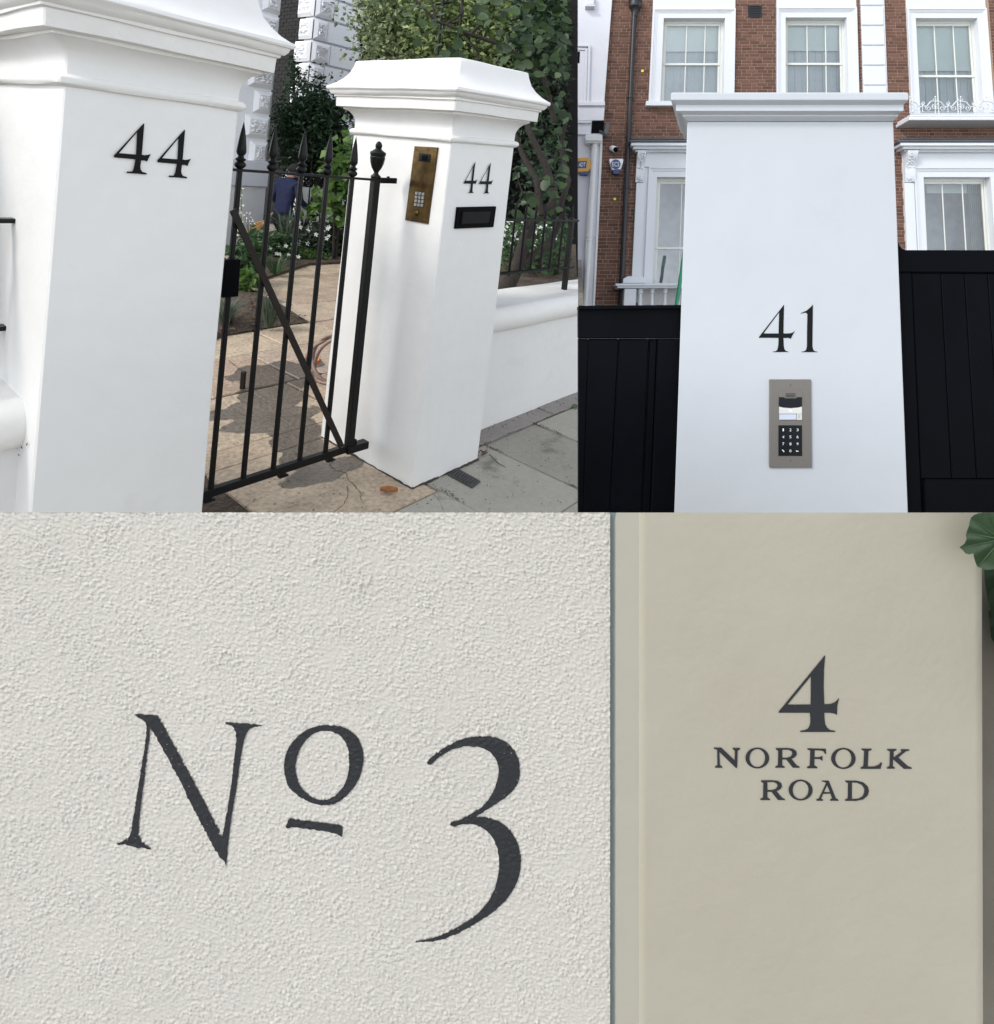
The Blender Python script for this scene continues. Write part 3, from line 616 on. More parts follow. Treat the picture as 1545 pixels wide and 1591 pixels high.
for k in range(60):      # grit gathered along the foot of the wall and pier
    x = rs.uniform(.5, 1.8); q = V3(x, .25-abs(rs.normal())*.03, .004); s_ = rs.uniform(.002, .006); gg.ball(q, (s_, s_, s_*.6), 5)
tag(gg.build('grit', M['twig']), 'scattered grit and crumbs on the path and pavement', 'grit', kind='stuff')
gg = G(); r_ = np.random.RandomState(31)
for k in range(26):
    x = (.62, 1.10, .08)[k % 3]+r_.normal()*.006; y = r_.uniform(-.6, .1) if k < 14 else .107+r_.normal()*.004
    if k >= 14: x = r_.uniform(.5, 1.8)
    for j in range(14):
        q = V3(x+r_.normal()*.004, y+r_.normal()*.030, .001) if k < 14 else V3(x+r_.normal()*.030, y+r_.normal()*.003, .001); s_ = r_.uniform(.0015, .0045); gg.ball(q, (s_, s_, s_*.35), 6)
tag(gg.build('moss', M['moss']), 'dull green moss in the joints of the pavement', 'moss', kind='stuff')
# soil bed by the path
bed = [on(u, v, 2, 0)[:2] for u, v in ((300, 545), (345, 524), (400, 514), (440, 506), (478, 501), (462, 490), (440, 474), (415, 462), (385, 455), (350, 452), (300, 456))]
cb = np.mean(bed, 0); gg = G(); V = []; F = []; n = len(bed); rg = 6
for k in range(rg):
    s_ = 1-k/rg
    for i, b in enumerate(bed):
        q = cb+(np.array(b)-cb)*s_*(1+.04*math.sin(5*i+k)); V.append((q[0], q[1], .008+.07*(1-s_)**.6+(rs.uniform(-.012, .012) if k else 0)))
V.append((cb[0], cb[1], .08))
for k in range(rg-1):
    for i in range(n): F.append((k*n+i, k*n+(i+1) % n, (k+1)*n+(i+1) % n, (k+1)*n+i))
for i in range(n): F.append(((rg-1)*n+i, (rg-1)*n+(i+1) % n, rg*n))
gg.add(V, F); tag(gg.build('soil_bed', M['soil'], smooth=60), kind='structure')
gg = G(); fb = [on(u, v, 2, 0)[:2] for u, v in ((360, 452), (440, 425), (480, 412), (560, 408))]
for a, b in zip(fb[:-1], fb[1:]):
    d_ = V3(.75, 1.3, 0)*2.4
    gg.hexa([(a[0], a[1], -.03), (b[0], b[1], -.03), (b[0]+d_[0], b[1]+d_[1], -.03), (a[0]+d_[0], a[1]+d_[1], -.03), (a[0], a[1], .03), (b[0], b[1], .03), (b[0]+d_[0], b[1]+d_[1], .10), (a[0]+d_[0], a[1]+d_[1], .10)])
tag(fixnormals(gg.build('flower_bed', M['soil'])), kind='structure')
gg = G()
for k in range(260):
    q = np.array(bed[rs.randint(n)])*(s_ := rs.uniform(0, 1))+cb*(1-s_); z = .03+.06*(1-s_)
    a = rs.uniform(0, 6.28); L_ = rs.uniform(.012, .035); d_ = V3(math.cos(a), math.sin(a), 0)*L_; w_ = V3(-d_[1], d_[0], 0)*.4
    p_ = V3(q[0], q[1], z+rs.uniform(-.01, .015)); gg.add([p_, p_+d_+w_+V3(0, 0, .006), p_+d_*2+V3(0, 0, .003), p_+d_-w_+V3(0, 0, .004)], [(0, 1, 2, 3)])
tag(gg.build('bark_chips', M['twig']), 'scattered bark chips on the dark soil bed', 'bark chips', kind='stuff')

# ---- the house behind: two white quoined wings and sooty brickwork
YA, YB = 7.2, 9.0
def wavy_panel(g, a, b, c, d, n, depth, nrm, r_, mi=0):
    a, b, c, d = (np.array(p, float) for p in (a, b, c, d)); V = []; F = []
    hh = np.sign(r_.uniform(-1, 1, (n+1, n+1)))*r_.uniform(.5, 1, (n+1, n+1))
    for i in range(n+1):
        for j in range(n+1):
            s_, t_ = i/n, j/n; q = (a*(1-s_)+b*s_)*(1-t_)+(d*(1-s_)+c*s_)*t_
            e = 0 if i in (0, n) or j in (0, n) else hh[i, j]*depth
            V.append(q+nrm*e)
    for i in range(n):
        for j in range(n):
            p_ = i*(n+1)+j; F.append((p_, p_+n+1, p_+n+2, p_+1))
    g.add(V, F, mi)
def quoin(par, p, ex, w, h, proj_, nrm):
    """bevelled block from corner p (bottom, at the wall corner) along ex, with a vermiculated centre"""
    ex = np.array(ex, float); nrm = np.array(nrm, float); z = V3(0, 0, 1); gp_ = .018
    a = p+z*gp_; q0 = [a, a+ex*w, a+ex*w+z*(h-2*gp_), a+z*(h-2*gp_)]
    i_ = .062
    q1 = [a+ex*i_+z*i_, a+ex*(w-i_)+z*i_, a+ex*(w-i_)+z*(h-2*gp_-i_), a+ex*i_+z*(h-2*gp_-i_)]
    q1 = [t_+nrm*proj_ for t_ in q1]
    g = G(); g.add(q0+q1, [(0, 1, 5, 4), (1, 2, 6, 5), (2, 3, 7, 6), (3, 0, 4, 7), (4, 5, 6, 7)])
    o = fixnormals(g.build('quoin', M['quoin'], par))
    g = G(); k = .02
    r0 = [q1[0]+ex*k+z*k, q1[1]-ex*k+z*k, q1[2]-ex*k-z*k, q1[3]+ex*k-z*k]
    wavy_panel(g, *[t_+nrm*.004 for t_ in r0], 13, .030, nrm, rs); g.build('vermiculated_panel', M['quoin'], o, smooth=80)
    return o
gh = thing('garden_house', (on(440, 300, 1, YA)), 'tall white house with rusticated quoins and black brickwork beyond the garden', 'house')
XAw = on(426.5, 111, 1, YA)[0]
ztop = 5.2
g = G(); g.box((XAw-2.6, YA, 1.30), (XAw-.02, YA+.8, ztop)); g.build('left_wing_wall', M['pale'], gh)
g = G(); g.box((XAw-2.6, YA-.05, 0), (XAw+.01, YA+.8, on(410, 290, 1, YA)[2])); g.build('plinth', M['greywall'], gh)
g = G(); g.box((XAw-2.6, YA-.09, on(410, 290, 1, YA)[2]), (XAw+.03, YA+.8, 1.30)); g.build('plinth_band', M['stucco'], gh, bevel=.01)
zq = on(421, 180.6, 1, YA)[2]; hq = (on(424.5, 142.7, 1, YA)[2]-on(417, 219.4, 1, YA)[2])/2
k = 0; z = zq-hq
while z-hq > 1.0: z -= hq
z0 = z
while z < ztop:
    wide = int(round((z-zq)/hq)) % 2 == 0
    w = .40 if not wide else .29
    if z > 1.15: quoin(gh, V3(XAw, YA-.004, z), (-1, 0, 0), w, hq, .06, (0, -1, 0))
    z += hq
XBw = on(486, 50, 1, YB)[0]
hb_ = on(485, 60, 1, YB)[2]-on(485, 96, 1, YB)[2]
xBe = on(572, 40, 1, YB)[0]
g = G(); g.box((XBw+.02, YB, 0), (xBe, YB+5, ztop+1.2)); g.build('right_wing_core', M['stucco'], gh)
z = on(482, 97, 1, YB)[2]-hb_*8; zz0 = on(482, 97, 1, YB)[2]
while z < ztop+1:
    k = int(round((z-zz0)/hb_)); wide = k % 2 == 0
    w = .40 if wide else .30
    quoin(gh, V3(XBw, YB-.03, z), (1, 0, 0), w, hb_, .05, (0, -1, 0))
    quoin(gh, V3(XBw-.01, YB, z), (0, 1, 0), w+.14, hb_, .05, (-1, 0, 0))
    g = G(); g.box((XBw+w+.01, YB-.05, z+.022), (xBe, YB+.01, z+hb_-.022)); g.build('rusticated_block', M['pale'], gh, bevel=.012)
    z += hb_
g = G(); rb = np.random.RandomState(2); z = 0; r = 0
while z < ztop+.8:
    y = YB+.50-(r % 2)*.11
    while y < YB+4.8:
        g.box((XBw-.0+rb.uniform(-.004, .004), y+.005, z+.005), (XBw+.05, y+.215, z+.070)); y += .225
    z += .075; r += 1
tag(g.build('brickwork', M['darkbrick'], gh), kind='stuff')
g = G(); g.box((XBw+.008, YB+.3, 0), (XBw+.04, YB+5, ztop+1)); g.build('brick_backing', M['darkbrick'], gh)
g = G(); q = on(578, 40, 1, YB-.05); g.tube([(q[0], q[1], 0), (q[0], q[1], ztop+1)], .055, 10); g.build('drainpipe', M['pipe'], gh, smooth=50)
xr_ = on(610, 40, 1, YB+.25)[0]
g = G(); g.box((xBe+.01, YB+.25, 0), (xBe+.17, YB+1, ztop+1)); g.build('recess_shadow_box', M['gate'], gh)  # black box stands in for the shadow in the recess
g = G(); g.box((xBe+.17, YB+.15, 0), (xr_, YB+1, ztop+1)); g.build('window_reveal', M['pale'], gh)
# white garden walls
def wallbox(name, label, pts, D, th, mat):
    # pts: two bottom-left / top-right pixels on the plane at depth D
    (u0, v0), (u1, v1) = pts; a = at(u0, v0, D); b = at(u1, v1, D); d_ = V3(b[0]-a[0], b[1]-a[1], 0); n_ = V3(-d_[1], d_[0], 0); n_ = n_/np.linalg.norm(n_)*th
    if n_@FW < 0: n_ = -n_
    g = G(); A = V3(a[0], a[1], -.03); B = V3(b[0], b[1], -.03); t_ = V3(0, 0, b[2]+.03)
    g.hexa([A, B, B+n_, A+n_, A+t_, B+t_, B+n_+t_, A+n_+t_])
    return tag(fixnormals(g.build(name, mat, bevel=.01)), label, 'garden wall')
wallbox('garden_wall', 'white garden wall behind the kneeling gardener', ((455, 360), (556, 300)), 10.6, .2, M['whitewash'])
wallbox('garden_wall', 'white wall glimpsed through the railing and shrubs at right', ((770, 440), (868, 352)), 7.3, .2, M['whitewash'])
# ---- planting
rl = np.random.RandomState(11)
def leaf_mesh_arrays(P, size, rr, up=.3, aspect=.55, face=None):
    n = len(P); d = rr.normal(size=(n, 3)); d[:, 2] = d[:, 2]*.6-.15; d /= np.linalg.norm(d, axis=1)[:, None]
    nn = rr.normal(size=(n, 3)); nn[:, 2] = np.abs(nn[:, 2])+up
    if face is not None: nn += np.array(face)*.9
    s = np.cross(nn, d); s /= np.linalg.norm(s, axis=1)[:, None]+1e-9; nn = np.cross(d, s)
    L = size*rr.uniform(.6, 1.3, n)[:, None]; w = L*aspect/2
    base = P; tip = P+d*L-nn*L*.12; l = P+d*L*.45+s*w+nn*L*.10; r = P+d*L*.45-s*w+nn*L*.10
    V = np.stack([base, l, tip, r], 1).reshape(-1, 3)
    i = np.arange(n)*4
    return V, [(a, a+1, a+2) for a in i]+[(a, a+2, a+3) for a in i], tip
def clump_points(c, rad, n, k, rr, shell=.5, spread=.22):
    c = np.array(c, float)
    q = rr.normal(size=(k, 3)); q /= np.linalg.norm(q, axis=1)[:, None]; q *= rr.uniform(shell, 1, (k, 1))
    idx = rr.randint(k, size=n); p = q[idx]+rr.normal(size=(n, 3))*spread
    # local axes: right of view, up, depth
    return c+p[:, :1]*rad[0]*_rt+p[:, 1:2]*rad[2]*(np.array([FW[0], FW[1], 0])/math.hypot(FW[0], FW[1]))+p[:, 2:]*rad[1]*V3(0, 0, 1)
def keep_left(P, m=3., size=0., u0=897.):
    d = P-CAM; zz = d@FW; u = PX+FPX*(d@RT)/zz; return P[(u+m+FPX*size/zz < u0) & (zz > .5)]
def foliage(name, mat, par, P, size, rr, aspect=.55, up=.3, kind=None, face=None):
    P = P[P[:, 2] > .015]
    V, F, tip = leaf_mesh_arrays(P, size, rr, up, aspect, face); g = G(); g.v = V.tolist(); g.f = F; g.m = [0]*len(F)
    o = g.build(name, mat, par); return tag(o, kind=kind) if kind else o
def shrub(name, label, cat, uv, D, rad, n, k, size, mat, aspect=.55, shell=.45, spread=.22, stems=5, ground=True, flowers=None, up=.3, group=None, clip=False, stem_mat=None):
    c = at(*uv, D); base = V3(c[0], c[1], 0 if ground else c[2]-rad[1])
    t = thing(name, base, label, cat, group)
    P = clump_points(c, rad, n, k, rl, shell, spread)
    if clip: P = keep_left(P, 2, size)
    foliage('foliage', mat, t, P, size, rl, aspect, up)
    g = G()
    for i in range(stems):
        q = P[rl.randint(len(P))]; b = base+V3(rl.uniform(-.1, .1)*rad[0], rl.uniform(-.1, .1)*rad[0], .0)
        m_ = (b+q)/2+V3(rl.uniform(-.1, .1), rl.uniform(-.1, .1), 0)*rad[0]
        g.tube([b, m_, q], [.014*min(1.5, 1+rad[1]), .010, .005], 5)
    g.build('stems', stem_mat or M['bark'], t)
    if flowers:
        nf, fs, fm = flowers; g = G()
        view = CAM-c; view = view/np.linalg.norm(view)
        for i in range(nf):
            q = c+_rt*rad[0]*rl.uniform(-1, 1)*.95+V3(0, 0, 1)*rad[1]*rl.uniform(-.3, 1.05)+view*rad[2]*rl.uniform(.3, 1)
            for a in range(5):
                th = a*1.2566+rl.uniform(0, .4); d_ = _rt*math.cos(th)+V3(0, 0, 1)*math.sin(th); e_ = np.cross(d_, view)
                g.add([q, q+d_*fs*.5+e_*fs*.28, q+d_*fs+view*fs*.2, q+d_*fs*.5-e_*fs*.28], [(0, 1, 2, 3)])
        g.build('blossoms', fm, t)
    return t
# climber / dark shrub against the sooty wall
shrub('climbing_shrub', 'dark green bushy climber growing up the white quoined house corner', 'shrub', (490, 205), 10.6, (.64, .82, .5), 9000, 80, .085, M['jasmine'], shell=.25, spread=.20, stems=9)
shrub('climbing_shrub', 'thin dark sprigs of climber creeping up the sooty brick strip', 'shrub', (462, 120), 11.2, (.16, .42, .1), 420, 18, .07, M['jasmine'], stems=3, ground=False)
shrub('shade_filler', 'near black leaves standing in for the shade behind the gate spearheads', 'shrub', (500, 262), 10.9, (.75, .55, .3), 2600, 40, .10, M['hedge'], stems=5)  # leaves coloured near black to make the shade under the climber
shrub('vine', 'light green vine with broad leaves hanging beside the brass panel pier', 'vine', (533, 275), 9.0, (.22, .60, .2), 420, 30, .15, M['vine'], aspect=.9, stems=5, shell=.3, spread=.3)
shrub('vine', 'low light green vine shoot in front of the white garden wall', 'vine', (500, 315), 9.2, (.22, .24, .15), 90, 12, .13, M['vine'], aspect=.85, stems=4)
shrub('variegated_shrub', 'pale variegated shrub with small cream edged leaves behind the pier cap', 'shrub', (632, 38), 8.6, (.66, .76, .5), 6500, 70, .075, M['varieg'], aspect=.6, shell=.2, spread=.26, stems=8)
shrub('variegated_shrub', 'mid green leafy shrub mixed behind the iron uprights', 'shrub', (722, 30), 8.0, (.72, .78, .5), 5200, 60, .085, M['lightleaf'], aspect=.6, shell=.2, spread=.26, stems=6)
# bedding plants by the path
shrub('bedding_plant', 'white flowered bedding bush left of the middle of the flower bed', 'plant', (432, 392), 8.7, (.30, .30, .25), 1300, 24, .075, M['bed'], flowers=(9, .035, M['white_fl']))
shrub('bedding_plant', 'grey green bush with white flowers in the middle of the flower bed', 'plant', (478, 375), 9.3, (.32, .30, .25), 1300, 24, .08, M['sage'], flowers=(12, .04, M['white_fl']))
shrub('bedding_plant', 'dark green bush at the right end of the flower bed next to the pier', 'plant', (516, 378), 9.4, (.26, .32, .25), 1200, 20, .08, M['jasmine'], flowers=(4, .03, M['white_fl']))
shrub('bedding_plant', 'low bright green plants along the path edge of the flower bed', 'plant', (470, 398), 8.9, (.42, .10, .2), 900, 26, .06, M['vine'], stems=3)
shrub('bedding_plant', 'tall leafy plant with long leaves close behind the lock case', 'plant', (372, 428), 7.0, (.14, .34, .16), 420, 16, .15, M['bed'], aspect=.38, stems=6)
shrub('bedding_plant', 'bright green leafy plant at the left path edge under the brace', 'plant', (383, 432), 6.7, (.13, .12, .12), 220, 10, .10, M['vine'], aspect=.4, stems=4)
shrub('bedding_plant', 'mid green foliage below the straw broom', 'plant', (395, 392), 8.0, (.26, .26, .2), 800, 20, .09, M['bed'], aspect=.45)
def tuft(name, label, uv, D, h, r, n, mat, w=.006):
    b = on(*uv, 2, .03) if D is None else at(*uv, D); t = thing(name, b, label, 'plant'); g = G()
    for i in range(n):
        a = rl.uniform(0, 6.28); l = rl.uniform(.5, 1)*h; s = rl.uniform(.2, 1)*r; d_ = V3(math.cos(a), math.sin(a), 0); e_ = V3(-d_[1], d_[0], 0)*w
        p0 = b+d_*s*.15; p1 = b+d_*s*.5+V3(0, 0, l*.7); p2 = b+d_*s*1.1+V3(0, 0, l*(.8+.2*rl.rand())); 
        g.add([p0-e_, p0+e_, p1+e_*.8, p1-e_*.8, p2], [(0, 1, 2, 3), (3, 2, 4)])
    g.build('blades', mat, t); return t
tuft('grey_tuft', 'wispy grey green lavender tuft on the soil bed by the path', (418, 508), None, .34, .20, 170, M['sage'], .004)
tuft('grey_tuft', 'low grey tuft at the left of the soil bed beside the gate', (352, 505), None, .26, .22, 150, M['sage'], .004)
tuft('strap_leaved_plant', 'arching strap leaved plant in front of the gardener', (446, 372), 9.0, .52, .42, 46, M['sage'], .012)
tuft('strap_leaved_plant', 'arching long blades spilling onto the path at the bed edge', (428, 425), 7.6, .26, .34, 26, M['bed'], .010)
fx = thing('foxglove', at(371, 420, 8.2), 'tall white bell flower spire beside the left gate bar', 'flower'); g = G(); q0, q1 = at(372, 425, 8.2), at(375.5, 292, 8.2); g.tube([q0, (q0+q1)/2+V3(.01, 0, 0), q1], [.008, .006, .003], 5); g.build('stem', M['bed'], fx)
for i in range(15):
    f_ = i/14; q = q1*(1-f_*.55)+q0*f_*.55; a = i*2.4; d_ = V3(math.cos(a), math.sin(a), -.35); g = G(); s_ = .5+.5*f_
    g.lathe(q+d_*.008, d_, [(.006*s_, 0), (.016*s_, .012*s_), (.020*s_, .030*s_), (.026*s_, .042*s_)], 7); g.build('bell', M['cream_fl'], fx, smooth=60)
sp_ = thing('airy_flower', at(386, 400, 8.5), 'airy sprays of tiny white flowers beside the broom', 'flower'); g = G(); g2 = G(); b = at(386, 395, 8.5)
for i in range(16):
    q = at(rl.uniform(380, 396), rl.uniform(330, 350), 8.5+rl.uniform(-.2, .2)); g.tube([b, (b+q)/2+V3(.02, 0, .03), q], [.003, .0025, .0015], 4); g2.ball(q, .010, 6)
g.build('stems', M['sage'], sp_); g2.build('blossoms', M['white_fl'], sp_)
for uv, lb_, w_, h_ in (((491, 352), 'small square black planter in front of the white garden wall', .15, .13), ((518, 350), 'rounded black planter right of the square one', .20, .20)):
    c = at(*uv, 9.9); g = G(); t = thing('planter', V3(c[0], c[1], c[2]-h_/2), lb_, 'planter')
    pr = [(w_*.40, 0), (w_*.48, h_*.5), (w_*.5, h_*.9), (w_*.54, h_*.92), (w_*.54, h_), (w_*.46, h_), (w_*.44, h_*.9)]
    g.lathe(V3(c[0], c[1], c[2]-h_/2), (0, 0, 1), pr, 4 if w_ < .18 else 14); g.build('pot', M['pot'], t, smooth=35)
    g = G(); g.lathe(V3(c[0], c[1], 0), (0, 0, 1), [(w_*.3, 0), (w_*.34, max(.02, c[2]-h_/2+.01))], 10); g.build('stand', M['pot'], t)
# ---- dense hedge behind everything, ending where the garden ends
hd = thing('hedge', at(740, 440, 10.2)*V3(1, 1, 0), 'very dark dense evergreen hedge filling the background behind the right pier', 'hedge')
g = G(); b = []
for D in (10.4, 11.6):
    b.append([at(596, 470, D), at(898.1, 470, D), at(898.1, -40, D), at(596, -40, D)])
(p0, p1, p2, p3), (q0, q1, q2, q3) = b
g.hexa([p0, p1, q1, q0, p3, p2, q2, q3]); fixnormals(g.build('dark_core', M['darkbrick'], hd))  # solid near-black slab stands in for the shade between the leaves
n = 12000; uu = rl.uniform(560, 897, n); vv = rl.uniform(-40, 450, n); dd = rl.uniform(9.3, 10.4, n)-.5*np.sin(uu*.035)*np.sin(vv*.04+1)
P = np.array([at(a, b_, c) for a, b_, c in zip(uu, vv, dd)]); P = keep_left(P, 2, .14)
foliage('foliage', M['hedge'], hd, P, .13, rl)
lh = thing('hedge', (-2.5, 1.1, 0), 'added unseen hedge that shades the left side of the nearest pier', 'hedge')  # out-of-view hedge added to shade the pier's left face
g = G(); g.box((-3.4, .78, .0), (-2.02, 1.35, 1.92)); g.build('dark_core', M['darkbrick'], lh)
P = np.array([(rl.uniform(-3.5, -1.97), rl.choice([.74, 1.4]), rl.uniform(.1, 1.98)) for i in range(1500)]+[(rl.choice([-1.98, -3.45]), rl.uniform(.74, 1.4), rl.uniform(.1, 1.98)) for i in range(700)]+[(rl.uniform(-3.5, -1.97), rl.uniform(.74, 1.4), 1.96) for i in range(700)])
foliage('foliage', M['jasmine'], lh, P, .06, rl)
# ---- big-leaved fig tree behind the right pier
fig = thing('fig_tree', on(792, 440, 2, .2)*V3(1, 1, 0), 'fig tree with dark crooked limbs and broad leaves behind the right wall', 'tree')
def limb(pts, r, name='limb'):
    g = G(); g.tube([at(*p) for p in pts], r, 7); return g.build(name, M['bark'], fig, smooth=60)
limb([(772, 476, 4.6), (792, 440, 4.65), (806, 410, 4.7), (816, 372, 4.75), (826, 345, 4.8)], [.075, .062, .052, .046, .042], 'trunk')
limb([(826, 345, 4.8), (858, 318, 4.9), (862, 300, 4.95), (848, 258, 5.0), (826, 212, 5.05), (815, 180, 5.1)], [.042, .036, .033, .030, .026, .022])
limb([(806, 410, 4.7), (838, 392, 4.8), (858, 372, 4.9), (876, 330, 5.0)], [.042, .034, .028, .020])
limb([(840, 335, 4.8), (835, 280, 4.9), (812, 240, 5.0), (800, 205, 5.05)], [.030, .026, .022, .016])
limb([(868, 330, 5.0), (884, 280, 5.1), (872, 230, 5.2), (880, 180, 5.2)], [.026, .022, .018, .012])
limb([(640, -6, 4.9), (679, 33, 4.9), (732, 53, 4.95), (780, 70, 5.0), (809, 88, 5.05), (845, 120, 5.1), (862, 190, 5.1)], [.010, .013, .016, .018, .020, .022, .024])
limb([(732, 53, 4.95), (750, 34, 4.95), (753, -8, 4.95)], [.014, .012, .010])
limb([(690, 40, 4.95), (720, 20, 5.0), (716, -10, 5.0)], [.010, .010, .008])
limb([(679, 33, 4.9), (668, -8, 4.9)], [.009, .008]); limb([(720, 50, 4.95), (744, 84, 5.0), (742, 110, 5.0)], [.010, .008, .006])
limb([(800, 330, 4.75), (812, 300, 4.7), (838, 300, 4.7), (850, 262, 4.7)], [.007, .006, .005, .004]); limb([(812, 300, 4.7), (800, 262, 4.72)], [.005, .003])
def bigleaf_mesh(seed):
    r_ = np.random.RandomState(seed); out = []
    n = 18
    for i in range(n):
        th = 2*math.pi*i/n; rr = 1+.06*math.cos(3*th)+.025*r_.uniform(-1, 1); rr *= (1.05 if abs(th-math.pi) > .5 else .82)
        out.append((rr*math.cos(th)*.5+.42, rr*math.sin(th)*.46))
    V = [(0, 0, 0), (.45, 0, -.05), (1.02, 0, .02)]; 
    V += [(x, y, .16*abs(y)-.10*(x-.4)**2) for x, y in out]
    F = [(1, 3+i, 3+(i+1) % n) for i in range(n)]
    me = bpy.data.meshes.new('leaf'); me.from_pydata(V, [], F); me.materials.append(M['fig']); me.polygons.foreach_set('use_smooth', [True]*n); return me
bl = [bigleaf_mesh(i) for i in range(4)]
spots = []
for u0, u1, v0, v1, k in ((740, 895, -20, 45, 96), (640, 760, -15, 90, 34), (770, 895, 40, 120, 90), (800, 895, 110, 210, 16), (846, 892, 225, 330, 22), (805, 850, 300, 345, 12), (630, 650, 4, 40, 3), (800, 860, 330, 420, 10)):
    for i in range(k): spots.append((rl.uniform(u0, u1), rl.uniform(v0, v1), rl.uniform(4.3, 5.1)))
for (u, v, D) in spots:
    s_ = rl.uniform(.045, .088)
    if u+FPX*s_*1.15/D > 896: u = 896-FPX*s_*1.15/D-rl.uniform(0, 10)
    p = at(u, v, D)
    o = bpy.data.objects.new('leaf', bl[rl.randint(4)]); link(o, fig, p)
    nrm = Vector(rl.normal(size=3)*.55-FW*.7+V3(0, 0, .75)); nrm.normalize(); q = nrm.to_track_quat('Z', 'Y')
    from mathutils import Quaternion
    q = q @ Quaternion((0, 0, 1), rl.uniform(0, 6.28)); o.rotation_mode = 'QUATERNION'; o.rotation_quaternion = q; o.scale = (s_,)*3
n = 2600; uu = np.concatenate([rl.uniform(800, 896, n*2//3), rl.uniform(805, 896, n//3)]); vv = np.concatenate([rl.uniform(-30, 120, n*2//3), rl.uniform(60, 430, n//3)])
P = np.array([at(a, b_, c) for a, b_, c in zip(uu, vv, rl.uniform(5.2, 6.4, len(uu)))]); P = keep_left(P, 2, .09)
tag(foliage('small_leaves', M['jasmine'], fig, P, .085, rl, aspect=.7), kind='stuff')
P = np.array([at(rl.uniform(770, 894), rl.uniform(345, 440), rl.uniform(5.2, 6.6)) for i in range(900)]); P = keep_left(P, 2, .08)
us = thing('undergrowth_shrub', at(830, 430, 5.8)*V3(1, 1, 0), 'ragged green shrub growing behind the railing at right', 'shrub'); foliage('foliage', M['bed'], us, P, .075, rl, aspect=.6)
g = G(); b = at(832, 450, 5.9)
for i in range(14):
    q = P[rl.randint(len(P))]; g.tube([b*V3(1, 1, 0)+V3(rl.uniform(-.3, .3), rl.uniform(-.2, .2), 0), (b+q)/2, q], [.012, .008, .004], 5)
g.build('stems', M['bark'], us)
g = G(); a = [on(u, v, 1, .8) for u, v in ((770, 470), (898, 455))]
g.add([(a[0][0], .66, .70), (xend(.66, .7, 897), .66, .70), (xend(1.8, .9, 896), 1.8, .82), (a[0][0], 1.8, .82), (a[0][0], .66, 0), (xend(.66, 0, 897), .66, 0), (xend(1.8, 0, 896), 1.8, 0), (a[0][0], 1.8, 0)], [(0, 1, 2, 3), (0, 4, 5, 1), (1, 5, 6, 2), (2, 6, 7, 3), (3, 7, 4, 0)])
tag(g.build('raised_bed', M['soil']), kind='structure')
# iron trellis uprights seen over the pier cap
ta = thing('trellis_frame', at(694, 200, 5.6)*V3(1, 1, 0), 'two thin black iron uprights with a crossbar rising behind the pier cap', 'trellis')
for (u0, u1) in ((679, 674.5), (709, 704.5)):
    b_, t_ = at(u1, 140, 5.6), at(u0, -20, 5.6); g = G(); b0 = V3(b_[0], b_[1], 0); g.tube([b0, V3(b_[0], b_[1], t_[2])], .013, 8); g.build('post', M['iron'], ta, smooth=50)
g = G(); g.tube([at(677, 7, 5.6), at(708, 3, 5.6)], .010, 6); g.build('crossbar', M['iron'], ta, smooth=50)

